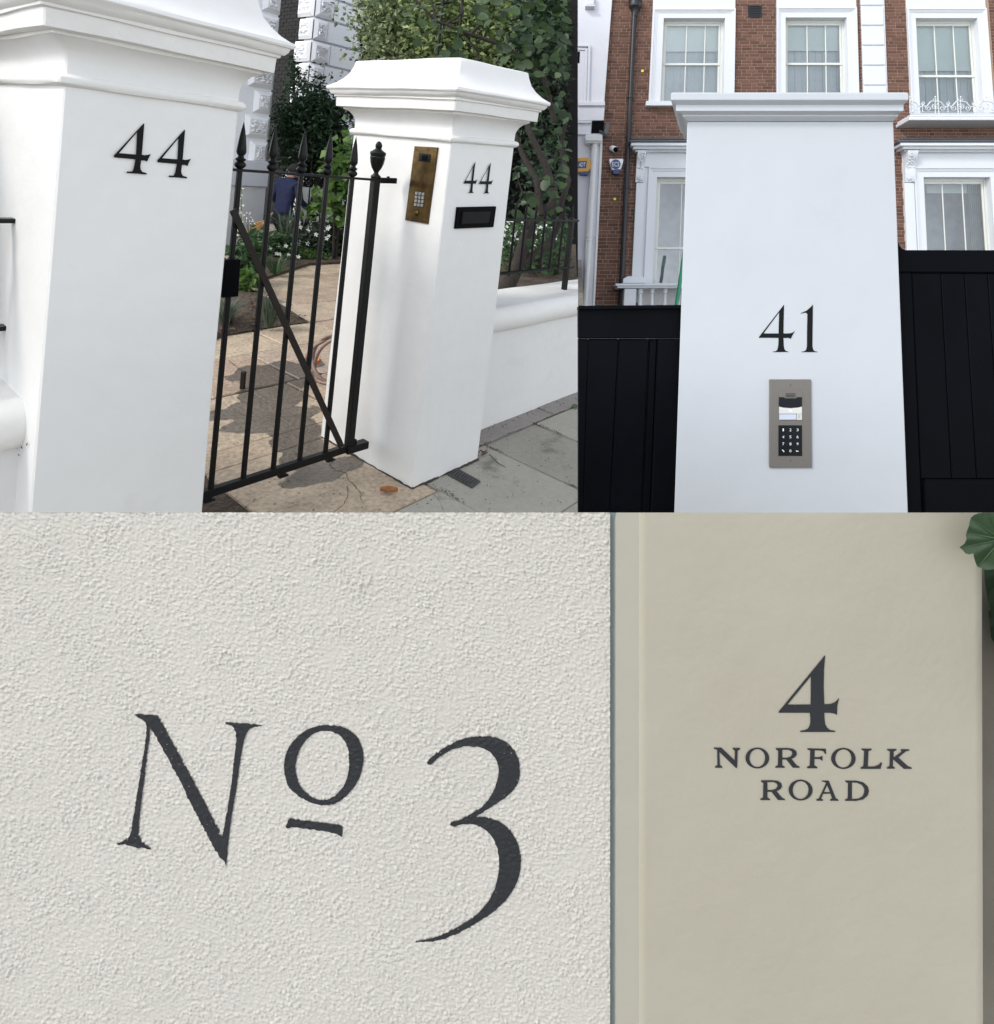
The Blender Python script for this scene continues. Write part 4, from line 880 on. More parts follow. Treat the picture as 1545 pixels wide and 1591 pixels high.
# ---- the gardener, kneeling upright with his back to us
def person(loc, heading, sc=1.0):
    f_ = V3(math.cos(heading), math.sin(heading), 0); r_ = V3(f_[1], -f_[0], 0)
    T = lambda x, y, z: loc+r_*x*sc+f_*y*sc+V3(0, 0, z*sc)
    pts = []; edges = []; rad = []
    def add(p, r, par=None):
        pts.append(p); rad.append(r); i = len(pts)-1
        if par is not None: edges.append((par, i))
        return i
    pel = add((0, 0, .50), (.150, .115)); 
    w = add((0, .02, .64), (.135, .100), pel); ch = add((0, .05, .82), (.165, .115), w); sh = add((0, .07, .95), (.120, .085), ch)
    nk = add((.01, .10, 1.02), (.055, .055), sh); nk2 = add((.02, .13, 1.07), (.052, .055), nk); hd_ = add((.03, .16, 1.14), (.074, .086), nk2); top = add((.035, .175, 1.215), (.055, .065), hd_)
    for s in (-1, 1):
        a = add((s*.150, .07, .945), (.068, .066), sh); e = add((s*.235, .05, .72), (.052, .050), a)
        if s > 0: wr = add((.255, .24, .62), (.033, .033), e); d_ = (.0, .9, -.25)
        else: wr = add((-.20, .25, .60), (.033, .033), e); d_ = (.2, .9, -.3)
        x, y, z = pts[wr]; pa = add((x+d_[0]*.06, y+d_[1]*.06, z+d_[2]*.06), (.040, .022), wr)
        for k in range(4):
            o_ = (k-1.5)*.020; L_ = (.034, .040, .038, .030)[k]
            k1 = add((x+d_[0]*.10+o_, y+d_[1]*.10, z+d_[2]*.10-.004), (.0095, .0095), pa); k2 = add((x+d_[0]*(.10+L_)+o_, y+d_[1]*(.10+L_), z+d_[2]*.10-.028), (.008, .008), k1)
        add((x-s*.045, y+.055, z-.01), (.010, .010), pa)
        hp = add((s*.095, .0, .46), (.098, .100), pel); kn = add((s*.115, .33, .085), (.066, .066), hp); sn = add((s*.12, .10, .065), (.056, .050), kn); an = add((s*.12, -.08, .060), (.040, .040), sn); add((s*.12, -.19, .045), (.035, .030), an)
    me = bpy.data.meshes.new('person'); me.from_pydata([tuple(T(*p)) for p in pts], edges, [])
    o = bpy.data.objects.new('tmp', me); COL.objects.link(o)
    sk = o.modifiers.new('s', 'SKIN'); sk.use_smooth_shade = True
    for i, r in enumerate(rad): me.skin_vertices[0].data[i].radius = (r[0]*sc, r[1]*sc)
    me.skin_vertices[0].data[0].use_root = True
    sb = o.modifiers.new('d', 'SUBSURF'); sb.levels = 2; sb.render_levels = 2
    dg = bpy.context.evaluated_depsgraph_get(); m2 = bpy.data.meshes.new_from_object(o.evaluated_get(dg)); bpy.data.objects.remove(o)
    P = np.array([v.co for v in m2.vertices]); m2.transform(Matrix.Translation(-Vector(loc)))
    for k in ('skin', 'navy', 'black_cloth', 'glove'): m2.materials.append(M[k])
    for p in m2.polygons:
        q = P[list(p.vertices)].mean(0)-loc; x, y, z = (q@r_)/sc, (q@f_)/sc, q[2]/sc
        arm = abs(x) > .16 and z > .56
        hand = y > .235 and abs(x) > .1 and z > .5
        p.material_index = 3 if hand else (1 if (arm or z > .535) and z < 1.04 else (0 if z >= 1.04 else 2))
        p.use_smooth = True
    ob = bpy.data.objects.new('person', m2); link(ob, None, loc); tag(ob, 'gardener in navy sweatshirt and black trousers kneeling with back turned', 'person')
    g = G(); c_ = T(.03, .150, 1.165); g.ball(c_, (.088*sc, .095*sc, .088*sc), 16)
    rr = np.random.RandomState(4); g.v = [tuple(np.array(v)+rr.normal(size=3)*.003) for v in g.v]; g.build('hair', M['hair'], ob, smooth=80)
    for s in (-1, 1):
        g = G(); g.ball(T(.03+s*.083, .165, 1.125), (.014, .018, .026), 8); g.build('ear', M['skin'], ob, smooth=80)
    g = G(); g.tube([T(.02+.058*math.cos(a), .122+.058*math.sin(a), 1.012+.012*math.sin(a)) for a in np.linspace(0, 2*math.pi, 15)], .010, 6, cap=False); g.build('collar', M['navy'], ob, smooth=60)
    g = G(); g.tube([T(.150*math.cos(a), .012+.118*math.sin(a), .548) for a in np.linspace(0, 2*math.pi, 19)], .014, 6, cap=False); g.build('hem', M['navy'], ob, smooth=60)
    g = G(); g.ball(T(.03, .265, 1.120), (.014, .020, .018), 8); g.build('nose', M['skin'], ob, smooth=80)
    for s in (-1, 1):
        g = G(); g.ball(T(.03+s*.03, .240, 1.15), .010, 8); g.build('eye', M['glove'], ob, smooth=80)
    g = G(); g.tube([T(.008, .247, 1.085), T(.03, .252, 1.084), T(.052, .247, 1.085)], .006, 6); g.build('mouth', M['skin'], ob, smooth=80)
    return ob
pl = at(436, 362, 9.6); pl[2] = 0.
person(pl, math.atan2(FW[1], FW[0])-.25, 1.06)
br = thing('broom', at(398, 358, 9.2), 'golden straw broom lying against the bed left of the gardener', 'broom')
a, b = at(386, 366, 9.2), at(413, 345, 9.2); ax = (b-a)/np.linalg.norm(b-a)
g = G(); g.tube([at(411, 347, 9.2), at(424, 331, 9.4)], [.016, .013], 8); g.build('handle', M['wood'], br, smooth=50)
g = G()
for i in range(900):
    s_ = rl.uniform(-1, 1); t_ = rl.uniform(-1, 1); e_ = b+RT*0+_up*.025*s_+FW*.02*t_; k_ = a+_up*(.095*s_-.01)*1.0+FW*.06*t_+ax*rl.uniform(-.015, .03)
    m_ = (e_+k_)/2+_up*.035*s_+FW*.02*t_; g.tube([e_, m_, k_], [.006, .008, .006], 4, cap=False)
tag(g.build('bristles', M['straw'], br), kind='stuff')
g = G(); g.lathe(b-ax*.02, ax, [(.034, -.02), (.036, .0), (.030, .03), (.016, .05)], 10); g.build('binding', M['wood'], br, smooth=40)
# ================================================================== THE FLAT-FRONTED PIER 41, ITS GATES AND THE BRICK HOUSE
_ev = V3(1215-PX, PY+4300, FPX); _ev = _ev/np.linalg.norm(_ev)
EX = RT.copy(); EV = RT*_ev[0]+UP*_ev[1]+FW*_ev[2]; EN = np.cross(EX, EV); EN = EN/np.linalg.norm(EN); GEX = EX@EV
class Plane:
    def __init__(s, D): s.P0 = CAM+FW*D
    def P(s, u, v, c=0.):
        r = ray(u, v); return CAM+r*(((s.P0-CAM)@EN+c)/(r@EN))
    def uv(s, u, v, c=0.):
        q = s.P(u, v, c)-s.P0-EN*c; x, y = q@EX, q@EV; k = 1-GEX*GEX; return (x-GEX*y)/k, (y-GEX*x)/k
    def pt(s, a, b, c=0.): return s.P0+EX*a+EV*b+EN*c
    def abox(s, g, a0, b0, a1, b1, cb, cf):
        return g.hexa([s.pt(a0, b0, cb), s.pt(a1, b0, cb), s.pt(a1, b0, cf), s.pt(a0, b0, cf), s.pt(a0, b1, cb), s.pt(a1, b1, cb), s.pt(a1, b1, cf), s.pt(a0, b1, cf)])
    def box(s, g, u0, v0, u1, v1, cb, cf):
        a0, b0 = s.uv(u0, v0, cf); a1, b1 = s.uv(u1, v1, cf); return s.abox(g, a0, b0, a1, b1, cb, cf)
    def poly(s, g, pts, cb, cf):
        f = [s.P(u, v, cf) for u, v in pts]; b = [p-EN*(cf-cb) for p in f]; n = len(pts)
        return g.add(f+b, [tuple(range(n)), tuple(range(2*n-1, n-1, -1))]+[(i, (i+1) % n, n+(i+1) % n, n+i) for i in range(n)])
H = Plane(13.); B = Plane(1.75)
def one(pl, name, mat, par, boxes, bevel=0, smooth=None):
    g = G()
    for b_ in boxes: (pl.box if len(b_) == 6 else (lambda g_, p_, c0, c1: pl.poly(g_, p_, c0, c1)))(g, *b_)
    o = g.build(name, mat, par, bevel=bevel, smooth=smooth); return fixnormals(o)
def text_on(pl, s, u0, v0, u1, v1, c, mat, name, par, shear=0.):
    cu = bpy.data.curves.new('t', 'FONT'); cu.body = s; cu.size = 1; cu.shear = shear; cu.resolution_u = 3
    o = bpy.data.objects.new('t', cu); COL.objects.link(o); dg = bpy.context.evaluated_depsgraph_get()
    me = bpy.data.meshes.new_from_object(o.evaluated_get(dg)); bpy.data.objects.remove(o)
    p = np.array([v.co[:2] for v in me.vertices]); f = [tuple(q.vertices) for q in me.polygons]; lo_, hi_ = p.min(0), p.max(0)
    g = G(); g.add([pl.P(u0+(x-lo_[0])/(hi_[0]-lo_[0])*(u1-u0), v0+(y-lo_[1])/(hi_[1]-lo_[1])*(v1-v0), c) for x, y in p], f)
    return g.build(name, mat, par)
house = thing('brick_house', H.P(1228, 470, 0), 'red brick house with white framed sash windows behind the pier 41', 'house')
# openings (bottom-left, top-right pixels on the wall) and areas without bricks
OPEN = [(1026, 160, 1127, 28), (1221, 160, 1316, 27), (1430, 176, 1519, 28), (1014, 442, 1118, 275), (1442, 420, 1539, 275)]
NOBR = [(1010, 162, 1143, -40), (1207, 162, 1331, -40), (1418, 184, 1533, -40), (1342, 162, 1371, -40), (986, 480, 1136, 222), (1411, 480, 1600, 222)]
def ab_rect(r, c=0.): a0, b0 = H.uv(r[0], r[1], c); a1, b1 = H.uv(r[2], r[3], c); return a0, b0, a1, b1
opr = [ab_rect(r) for r in OPEN]; nbr = [ab_rect(r) for r in NOBR]
AL, BB = H.uv(908, 520); AR, _ = H.uv(1640, 300); _, BT = H.uv(1200, -60)
as_ = sorted({AL, AR, *[x for r in opr for x in (r[0], r[2])]}); bs_ = sorted({BB, BT, *[x for r in opr for x in (r[1], r[3])]})
g = G()
for i in range(len(as_)-1):
    for j in range(len(bs_)-1):
        ca, cb = (as_[i]+as_[i+1])/2, (bs_[j]+bs_[j+1])/2
        if any(r[0] < ca < r[2] and r[1] < cb < r[3] for r in opr): continue
        H.abox(g, as_[i], bs_[j], as_[i+1], bs_[j+1], -.12, 0)
g.build('wall', M['mortar'], house)
g = G(); H.abox(g, AL, BB, AR, BT, -1.3, -1.25); H.abox(g, AL, BB-.1, AR, BB, -1.25, -.12); H.abox(g, AL, BT, AR, BT+.1, -1.25, -.12); g.build('room_back', M['room'], house)
rb = np.random.RandomState(21); bricks = []; b = BB; row = 0
while b < BT:
    segs = [(AL, AR)]
    for r in nbr:
        if r[1]-.03 < b+.0325 < r[3]+.03:
            n_ = []
            for x0, x1 in segs:
                if r[2] <= x0 or r[0] >= x1: n_.append((x0, x1)); continue
                if r[0] > x0: n_.append((x0, r[0]))
                if r[2] < x1: n_.append((r[2], x1))
            segs = n_
    ws = []; x = AL-(.1125 if row % 2 else 0)-.225*.25*(row % 4 == 3); k = 0
    while x < AR:
        w = .215 if (k+row) % 3 else .1025
        if row % 4 == 1: w = .215
        ws.append((x+.005, x+w+.005)); x += w+.010; k += 1
    for x0, x1 in ws:
        for s0, s1 in segs:
            y0, y1 = max(x0, s0), min(x1, s1)
            if y1-y0 > .02: bricks.append((y0, y1, b, x1-x0-(y1-y0) < 1e-6))
    b += .075; row += 1
def brick_geo(g, a0, a1, b0, c=0.): 
    ch = .005
    q = [H.pt(x, y, -.01) for x, y in ((a0, b0), (a1, b0), (a1, b0+.065), (a0, b0+.065))]; q2 = [H.pt(x, y, .004+c) for x, y in ((a0, b0), (a1, b0), (a1, b0+.065), (a0, b0+.065))]
    q3 = [H.pt(x, y, .0085+c) for x, y in ((a0+ch, b0+ch), (a1-ch, b0+ch), (a1-ch, b0+.065-ch), (a0+ch, b0+.065-ch))]
    g.add(q+q2+q3, [(0, 1, 5, 4), (1, 2, 6, 5), (2, 3, 7, 6), (3, 0, 4, 7), (4, 5, 9, 8), (5, 6, 10, 9), (6, 7, 11, 10), (7, 4, 8, 11), (8, 9, 10, 11)])
vis = []
for i, (a0, a1, b0, full) in enumerate(bricks):
    u, v = proj(H.pt((a0+a1)/2, b0+.03))
    hidden = (u > 1052 and u < 1396 and v > 150) or v > 470 or v < 2 or u > 1540 or u < 935 or (v > 385 and u > 1390)
    if full and not hidden: vis.append((-(a1-a0), rb.rand(), i))
vis.sort(); single = {i for _, _, i in vis[:300]}
proto = {}
for i in sorted(single):
    a0, a1, b0, _ = bricks[i]; key = round(a1-a0, 3); org = H.pt(a0, b0, rb.uniform(-.0015, .0015))
    if key not in proto:
        g = G(); brick_geo(g, a0, a1, b0); proto[key] = g.build('brick', M['brick'], house, org=org)
    else: copy_child(proto[key], house, org)
g = G()
for i, (a0, a1, b0, _) in enumerate(bricks):
    if i not in single: brick_geo(g, a0, a1, b0, rb.uniform(-.0015, .0015))
tag(g.build('brick_courses', M['brick'], house), kind='stuff')
# quoin strip between the upper windows
vv = [-22, 9, 40, 71, 102, 133, 164]
for v0, v1 in zip(vv[1:], vv[:-1]):
    a0, b0 = H.uv(1338+v0*.035, v0-1.2, .06); a1, _ = H.uv(1372.5+v0*.04, v0-1.2, .06); _, b1 = H.uv(1340, v1+.6, .06)
    g = G(); H.abox(g, a0, b0, a1, b1, -.01, .06); fixnormals(g.build('quoin_block', M['trim'], house, bevel=.012))
g = G(); H.box(g, 1342, 164, 1373, -30, -.01, .03); g.build('quoin_backing', M['trim'], house)
def architrave(o, outer, top, ent_top=None, bot=None):
    """stepped white surround: outer = (left u, v, right u, v) of its outer edge"""
    a0, b0, a1, b1 = ab_rect(o, .03); oa0, _ = H.uv(outer[0], outer[1], .05); oa1, _ = H.uv(outer[2], outer[3], .05); _, ob1 = H.uv(o[0], top, .05)
    bb = b0 if bot is None else H.uv(o[0], bot, .05)[1]
    g = G(); w = (a0-oa0); wr = (oa1-a1)
    for f0, f1, c in ((0, .16, .075), (.16, .30, .055), (.30, .42, .045), (.42, 1, .032)):
        H.abox(g, oa0+w*f0, bb, oa0+w*f1, ob1-(ob1-b1)*f0, -.20, c)
        H.abox(g, oa1-wr*f1, bb, oa1-wr*f0, ob1-(ob1-b1)*f0, -.20, c)
        H.abox(g, oa0+w*f1, ob1-(ob1-b1)*f1, oa1-wr*f1, ob1-(ob1-b1)*f0, -.20, c-.0015)
    fixnormals(g.build('architrave', M['trim'], house))
    if ent_top is not None:
        _, et = H.uv(o[0], ent_top, .05); g = G(); H.abox(g, oa0+.0, ob1+.002, oa1, et, -.05, .045); g.build('entablature', M['trim'], house, bevel=.004)
def sash(o, bars, meet, blind=True, back=M['blind'], bl_v=None):
    a0, b0, a1, b1 = ab_rect(o, 0.); b0 -= .03
    g = G(); s = .055; c0, c1 = -.19, -.135
    H.abox(g, a0, b0, a0+s, b1, c0, c1); H.abox(g, a1-s, b0, a1, b1, c0, c1); H.abox(g, a0+s, b1-.06, a1-s, b1, c0, c1); H.abox(g, a0+s, b0, a1-s, b0+.07, c0, c1)
    i0, i1 = a0+s, a1-s
    H.abox(g, i0, b0+.07, i0+.045, b1-.06, c0+.005, c1-.015); H.abox(g, i1-.045, b0+.07, i1, b1-.06, c0+.005, c1-.015)
    i0 += .045; i1 -= .045
    H.abox(g, i0, b1-.115, i1, b1-.06, c0+.005, c1-.015)
    win = fixnormals(g.build('window', M['trim_warm'], house, bevel=.004))
    mb = H.uv(o[0]+30, meet, -.15)[1] if meet is not None else None
    if mb: g = G(); H.abox(g, a0+s+.002, mb-.030, a1-s-.002, mb+.022, c0+.004, c1+.004); fixnormals(g.build('meeting_rail', M['trim_warm'], win, bevel=.004))
    edges = [i0]+[H.uv(u, v, -.15)[0] for u, v in bars]+[i1]
    lv = [(b0+.07, mb-.030), (mb+.022, b1-.115)] if mb else [(b0+.07, b1-.115)]
    for (y0, y1) in lv:
        for x in edges[1:-1]: g = G(); H.abox(g, x-.011, y0+.001, x+.011, y1-.001, -.178, -.152); g.build('glazing_bar', M['trim_warm'], win, bevel=.003)
        for x0, x1 in zip(edges[:-1], edges[1:]):
            t_ = rb.uniform(-.0012, .0012, 3)
            g = G(); g.add([H.pt(x0, y0, -.166+t_[0]), H.pt(x1, y0, -.166+t_[1]), H.pt(x1, y1, -.166+t_[2]), H.pt(x0, y1, -.166+t_[0])], [(0, 1, 2, 3)]); g.build('pane', M['glass'], win)
    if blind:
        bb = b0 if bl_v is None else H.uv(o[0]+30, bl_v, -.23)[1]
        g = G(); H.abox(g, a0+.01, bb, a1-.01, b1, -.245, -.235); g.build('blind', back, win)
        g = G(); k_ = 26
        for i in range(k_): H.abox(g, a0+.01+(a1-a0-.02)*i/k_, b0, a0+.01+(a1-a0-.02)*(i+1)/k_, b1, -.30-.012*(i % 2), -.285-.012*(i % 3)); 
        g.build('added_net', M['net'], win)  # net added to brighten the panes from behind
    return win
architrave(OPEN[0], (1008, 158, 1143, 14), 13.5, -30); architrave(OPEN[1], (1207, 145, 1331, 14), 11.5, -30); architrave(OPEN[2], (1416, 165, 1532.5, 14), 13, -30)
sash(OPEN[0], [(1066.5, 70), (1095.5, 70)], 100, bl_v=80); sash(OPEN[1], [(1254.6, 70), (1283.4, 70)], 99.5, bl_v=79); sash(OPEN[2], [(1453.5, 70), (1483, 70)], 118.5, blind=True, bl_v=110)
one(H, 'window_sill', M['trim'], house, [(1004, 164, 1150, 156.5, -.1, .14)], bevel=.008)
one(H, 'window_sill', M['trim'], house, [(1202, 164, 1338, 156.5, -.1, .14)], bevel=.008)
# lower windows: canopy on console brackets, pilasters
def bay(o, outer, left, u0, u1, lu):
    architrave(o, outer, 259.5, None)
    one(H, 'frieze', M['trim'], house, [(u0, 259, u1, 236, -.02, .07)])
    one(H, 'canopy_cornice', M['trim'], house, [(u0-14, 236, u1, 231.6, -.02, .16), (u0-17, 231.4, u1, 226.4, -.02, .25), (u0-20, 226.2, u1, 221.4, -.02, .31)], bevel=.006)
    one(H, 'lead_roof', M['lead'], house, [(u0-23, 221, u1, 217, -.02, .34), (u0-19, 217, u1, 213.6, -.02, .26)], bevel=.03)
    cu0, cu1 = left
    one(H, 'surround_backing', M['trim'], house, [(984 if lu else 1411.5, 470, 1016 if lu else 1428, 238, -.02, .026)])
    p = one(H, 'pilaster', M['trim'], house, [(981.8 if lu else 1412, 432 if lu else 440, 1003 if lu else 1420.8, 284, -.02, .065)], bevel=.006)
    g = G(); a0, b0 = H.uv(cu0+.5, 283, .07); a1, b1 = H.uv(cu1-.5, 237, .07); h = b1-b0; n = 18; pr = []
    for i in range(n+1):
        t = i/n; pr.append((b0+h*t, .075+.15*t**1.5+.03*math.sin(t*9.0)*(.4+.6*t)))
    V = [H.pt(a, b_, c) for a in (a0, a1) for b_, c in pr]+[H.pt(a, b_, .0) for a in (a0, a1) for b_ in (b0, b1)]
    F = [(i, i+1, n+1+i+1, n+1+i) for i in range(n)]+[tuple(range(n+1))+(2*n+3, 2*n+2), tuple(range(2*n+1, n, -1))+(2*n+4, 2*n+5), (n, 2*n+1, 2*n+5, 2*n+3), (0, 2*n+2, 2*n+4, n+1)]
    g.add(V, F); br_ = fixnormals(g.build('console_bracket', M['trim'], house, smooth=40))
    g = G()
    for i in range(26):
        t = rb.uniform(.42, .92); a = a0+(a1-a0)*rb.uniform(.15, .85); q = H.pt(a, b0+h*t, .08+.15*t**1.5+.03*math.sin(t*9)*(.4+.6*t)); g.ball(q, (.018, .018, .014), 6)
    for i in range(12): g.ball(H.pt(a0+(a1-a0)*rb.uniform(.2, .8), b0+h*rb.uniform(.02, .2), .10), (.018, .018, .016), 6)
    tag(g.build('carved_leaves', M['trim'], br_, smooth=80), kind='stuff')
bay(OPEN[3], (1001, 420, 1134, 300), (987, 1003), 1001, 1136, True)
bay(OPEN[4], (1421.5, 300, 1556, 300), (1405.5, 1420.5), 1420, 1640, False)
sash(OPEN[3], [(1058.5, 330), (1089, 330)], 385.5, blind=False); sash(OPEN[4], [(1466.5, 330), (1498, 330)], None, blind=False)
g = G(); o5 = ab_rect(OPEN[4], -.4); 
for i in range(22):
    t = i/21; x = o5[0]+(o5[2]-o5[0])*(.66+.30*t); H.abox(g, x-.008, o5[1], x+.010, o5[3]-.1, -.42-.03*(i % 2), -.40-.03*(i % 2))
g.build('reflection_tint', M['reflection_tint'], house, smooth=60)  # grey folds tint the pane in place of a reflected house
g = G(); H.box(g, 1441, 300, 1540, 275, -.46, -.44); g.build('pelmet', M['blind'], house)
# the terrace in front of the lower left window
one(H, 'terrace_coping', M['trim'], house, [(957, 444, 1136, 440.5, .0, .50), (959, 447.5, 1136, 444.2, .0, .46)], bevel=.006)
one(H, 'pilaster_plinth', M['trim'], house, [([(968, 440), (1004, 440), (1003, 433), (997, 429), (976, 429), (969, 433)], .0, .22)], bevel=.006)
one(H, 'terrace_pier', M['trim'], house, [(967, 520, 989, 448.5, .0, .44)], bevel=.006)
one(H, 'terrace_wall', M['greywall'], house, [(989, 520, 1136, 448, .02, .06)])
for u in (994, 1012, 1032, 1052, 1070):
    q0 = H.P(u, 500, .30); q1 = H.P(u+1.5, 448.5, .30); L_ = np.linalg.norm(q1-q0); ax = (q1-q0)/L_; w = .052
    g = G(); g.lathe(q0, ax, [(w, 0), (w, L_*.08), (w*.6, L_*.1), (w*1.0, L_*.3), (w*.95, L_*.4), (w*.55, L_*.78), (w*.6, L_*.84), (w*.92, L_*.86), (w*.92, L_)], 10); g.build('baluster', M['trim'], house, smooth=40)
# balcony slab with white iron cresting at the right
one(H, 'balcony_slab', M['trim'], house, [(1413.5, 186.5, 1640, 181.5, .0, .52), (1415, 181.3, 1640, 177.5, .0, .50)], bevel=.008)
cr = bpy.data.objects.new('balcony_cresting', None); link(cr, house, H.P(1480, 177, .46))
g = G(); ppx = .46
def curve_px(g, pts, r): g.tube([H.P(u, v, ppx) for u, v in pts], r, 6)
def spiral(g, u, v, r0, turns, s, up=1, r=.0085):
    pts = []
    for i in range(22):
        t = i/21; a = -math.pi/2*up+s*t*turns*2*math.pi; q = r0*(1-.8*t); pts.append((u+q*math.cos(a), v-up*0+q*math.sin(a)))
    curve_px(g, pts, r)
curve_px(g, [(1415, 176.5), (1560, 177)], .012); curve_px(g, [(1415, 174), (1560, 174.5)], .007)
for k in range(4):
    u = 1414+k*39.5
    pts = [(u+i*1.5, 160-5.0*math.cos(i*1.5/39.5*2*math.pi)+(1.2*math.sin(i*.8))) for i in range(27)]
    pts = [(x, y+1) for x, y in pts]; curve_px(g, pts, .012)
    spiral(g, u+11, 168, 5.0, 1.4, 1); spiral(g, u+29, 168, 5.0, 1.4, -1); spiral(g, u+19.5, 161, 3.4, 1.2, 1); spiral(g, u+1.5, 166, 4.2, 1.2, 1); spiral(g, u+38, 166, 4.2, 1.2, -1)
    curve_px(g, [(u+20, 175), (u+19.5, 168), (u+20, 161)], .008); curve_px(g, [(u, 176), (u, 160), (u, 152)], .008)
    for du, dv, rr in ((0, 151, .024), (-3, 154.5, .017), (3, 154.5, .017), (20, 163.5, .02), (16, 166, .015), (24, 166, .015), (0, 158.5, .02), (10, 160, .015), (30, 160, .015)):
        q = H.P(u+du, dv, ppx); g.ball(q, (rr, rr*.7, rr*1.2), 6)
g.build('scrollwork', M['trim'], cr, smooth=60)
# vent, drainpipe
vt = one(H, 'air_vent', M['pipe'], house, [(1163, 26, 1184, 24, 0, .03), (1163, 10, 1184, 8, 0, .03), (1163, 24, 1165, 10, 0, .03), (1182, 24, 1184, 10, 0, .03), (1164, 25, 1183, 9, -.02, .012)])
for i in range(5): one(H, 'louvre', M['pipe'], vt, [(1165.2, 12.6+i*2.6, 1181.8, 11.2+i*2.6, .012, .024)])
dp = bpy.data.objects.new('drainpipe', None); link(dp, house, H.P(965, 470, .1))
q0, q1 = H.P(963.6, 500, .09), H.P(986.2, 14, .09); g = G(); g.tube([q0, q1], .050, 12); g.build('pipe', M['pipe'], dp, smooth=50)
g = G(); q = H.P(987.5, -6, .09); ax = EV
g.lathe(H.P(986.4, 24, .09), ax, [(.056, -.02), (.062, 0), (.062, .03), (.052, .045), (.060, .07), (.075, .12), (.115, .17), (.135, .19), (.140, .21), (.140, .30), (.150, .31), (.150, .36), (.10, .36)], 12); g.build('hopper', M['pipe'], dp, smooth=40)
for v in (152, 292, 412):
    u = 963.6+(500-v)/486*22.6; a = H.P(u, v, .09); g = G(); g.lathe(a-EV*.02, EV, [(.060, 0), (.063, .008), (.063, .045), (.060, .055)], 12)
    d_ = EX*.085; g.bar(a-d_, a+d_, .035, .02, EV); g.build('pipe_bracket', M['pipe'], dp, smooth=40)
# white neighbour house
nb = thing('white_house', H.P(915, 470, .1), 'white stuccoed neighbour house at the left of the red brick one', 'house')
LE = 898.2
one(H, 'wall', M['stucco'], nb, [([(LE, 520), (919, 520), (936, 225), (939, 160), (953.5, -30), (LE, -30)], -.1, .10)])
one(H, 'string_course', M['stucco'], nb, [([(LE, 164), (940.5, 164), (940.5, 157.5), (LE, 157.5)], .0, .20)], bevel=.01)
one(H, 'band', M['stucco'], nb, [([(LE, 187), (938.5, 187), (940, 164.5), (LE, 164.5)], .0, .155)], bevel=.006)
one(H, 'ledge', M['stucco'], nb, [([(LE, 191), (919, 191), (920, 187.5), (LE, 187.5)], .0, .22)], bevel=.006)
one(H, 'cornice_block', M['stucco'], nb, [([(LE, 209), (918, 209), (919.5, 191.5), (LE, 191.5)], .0, .17)], bevel=.006)
one(H, 'recess_shadow_plate', M['gate'], nb, [([(919, 207), (937.5, 207), (939, 188), (920, 188)], .08, .112)])  # recess shadow painted as a black plate on the wall
one(H, 'bracket', M['stucco'], nb, [(909.8, 9.5, 924.8, 7, .0, .26), (911, 6.8, 924, -8, .0, .22)], bevel=.006)
one(H, 'window_surround', M['stucco'], nb, [([(915.5, 158), (912, 158), (914.5, 69), (918, 69)], .05, .15), ([(LE, 72), (914.6, 72), (915.2, 69), (LE, 69)], .05, .148), ([(911.5, 158), (907.5, 158), (909.5, 75), (913.5, 75)], .05, .125), ([(LE, 77.5), (909.5, 77.5), (910, 74.5), (LE, 74.5)], .05, .123)], bevel=.004)
one(H, 'window_pane', M['gate'], nb, [([(LE, 98), (900.6, 98), (901.4, 80), (LE, 80)], .05, .106)])
wp = bpy.data.objects.new('drainpipe', None); link(wp, nb, H.P(915, 470, .2))
g = G(); g.tube([H.P(907.5, 510, .2), H.P(924, 228, .2), H.P(924.3, 221, .2)], .062, 12); g.build('pipe', M['pipe_white'], wp, smooth=50)
one(H, 'hopper', M['pipe_white'], wp, [(910.5, 222, 934, 219, .09, .30), (909.5, 218.8, 936, 209, .09, .33)], bevel=.012)
for v in (226, 371): 
    u = 924-(v-228)/282*16.5; a = H.P(u, v, .2); g = G()
    for k_ in (-.035, .03): g.lathe(a-EV*(.012+k_), EV, [(.070, 0), (.073, .006), (.073, .022), (.070, .028)], 12)
    g.build('collar', M['pipe_white'], wp, smooth=40)
g = G(); g.tube([H.P(920, 378, .16), H.P(926, 374, .16), H.P(926.5, 367, .16), H.P(921, 365, .16)], .008, 6); g.build('cable_loop', M['pipe_white'], wp, smooth=60)
one(H, 'corner_strip', M['pipe_white'], nb, [([(919, 520), (922.5, 520), (936.5, 225), (932.5, 225)], .08, .13)], bevel=.006)
# things fixed to the two fronts
fl = thing('floodlight', H.P(943, 200, .2), 'grey floodlight fixed to the corner of the white neighbour house', 'lamp')
one(H, 'body', M['lead'], fl, [([(938.5, 206), (943.5, 210), (948.5, 193), (943, 188.5)], .12, .26)], bevel=.01)
one(H, 'arm', M['pipe'], fl, [([(931, 205), (939, 208), (939.5, 204.5), (931.5, 201.5)], .11, .16)])
ad = thing('alarm_box', H.P(908, 258, .15), 'ochre yellow alarm box with blue label on the white neighbour house', 'alarm box')
one(H, 'case', M['ochre'], ad, [([(LE, 267.5), (902.5, 267.5), (914, 267), (918.6, 262.5), (918.6, 250.5), (914.5, 244.8), (LE, 244.8)], .1, .24)], bevel=.015)
one(H, 'base', M['badge'], ad, [([(902, 271), (913.5, 271), (916.5, 264.8), (901, 267.8)], .1, .232)])
one(H, 'label', M['badge'], ad, [([(LE, 261.5), (910.8, 261), (912.3, 250), (LE, 250.4)], .2, .244)])
text_on(H, 'ADT', 899.2, 258.8, 910.3, 252.4, .2465, M['print'], 'lettering', ad, shear=.3)
ec = thing('alarm_box', H.P(957, 258, .1), 'white shield shaped alarm box with round blue badge on the bricks', 'alarm box')
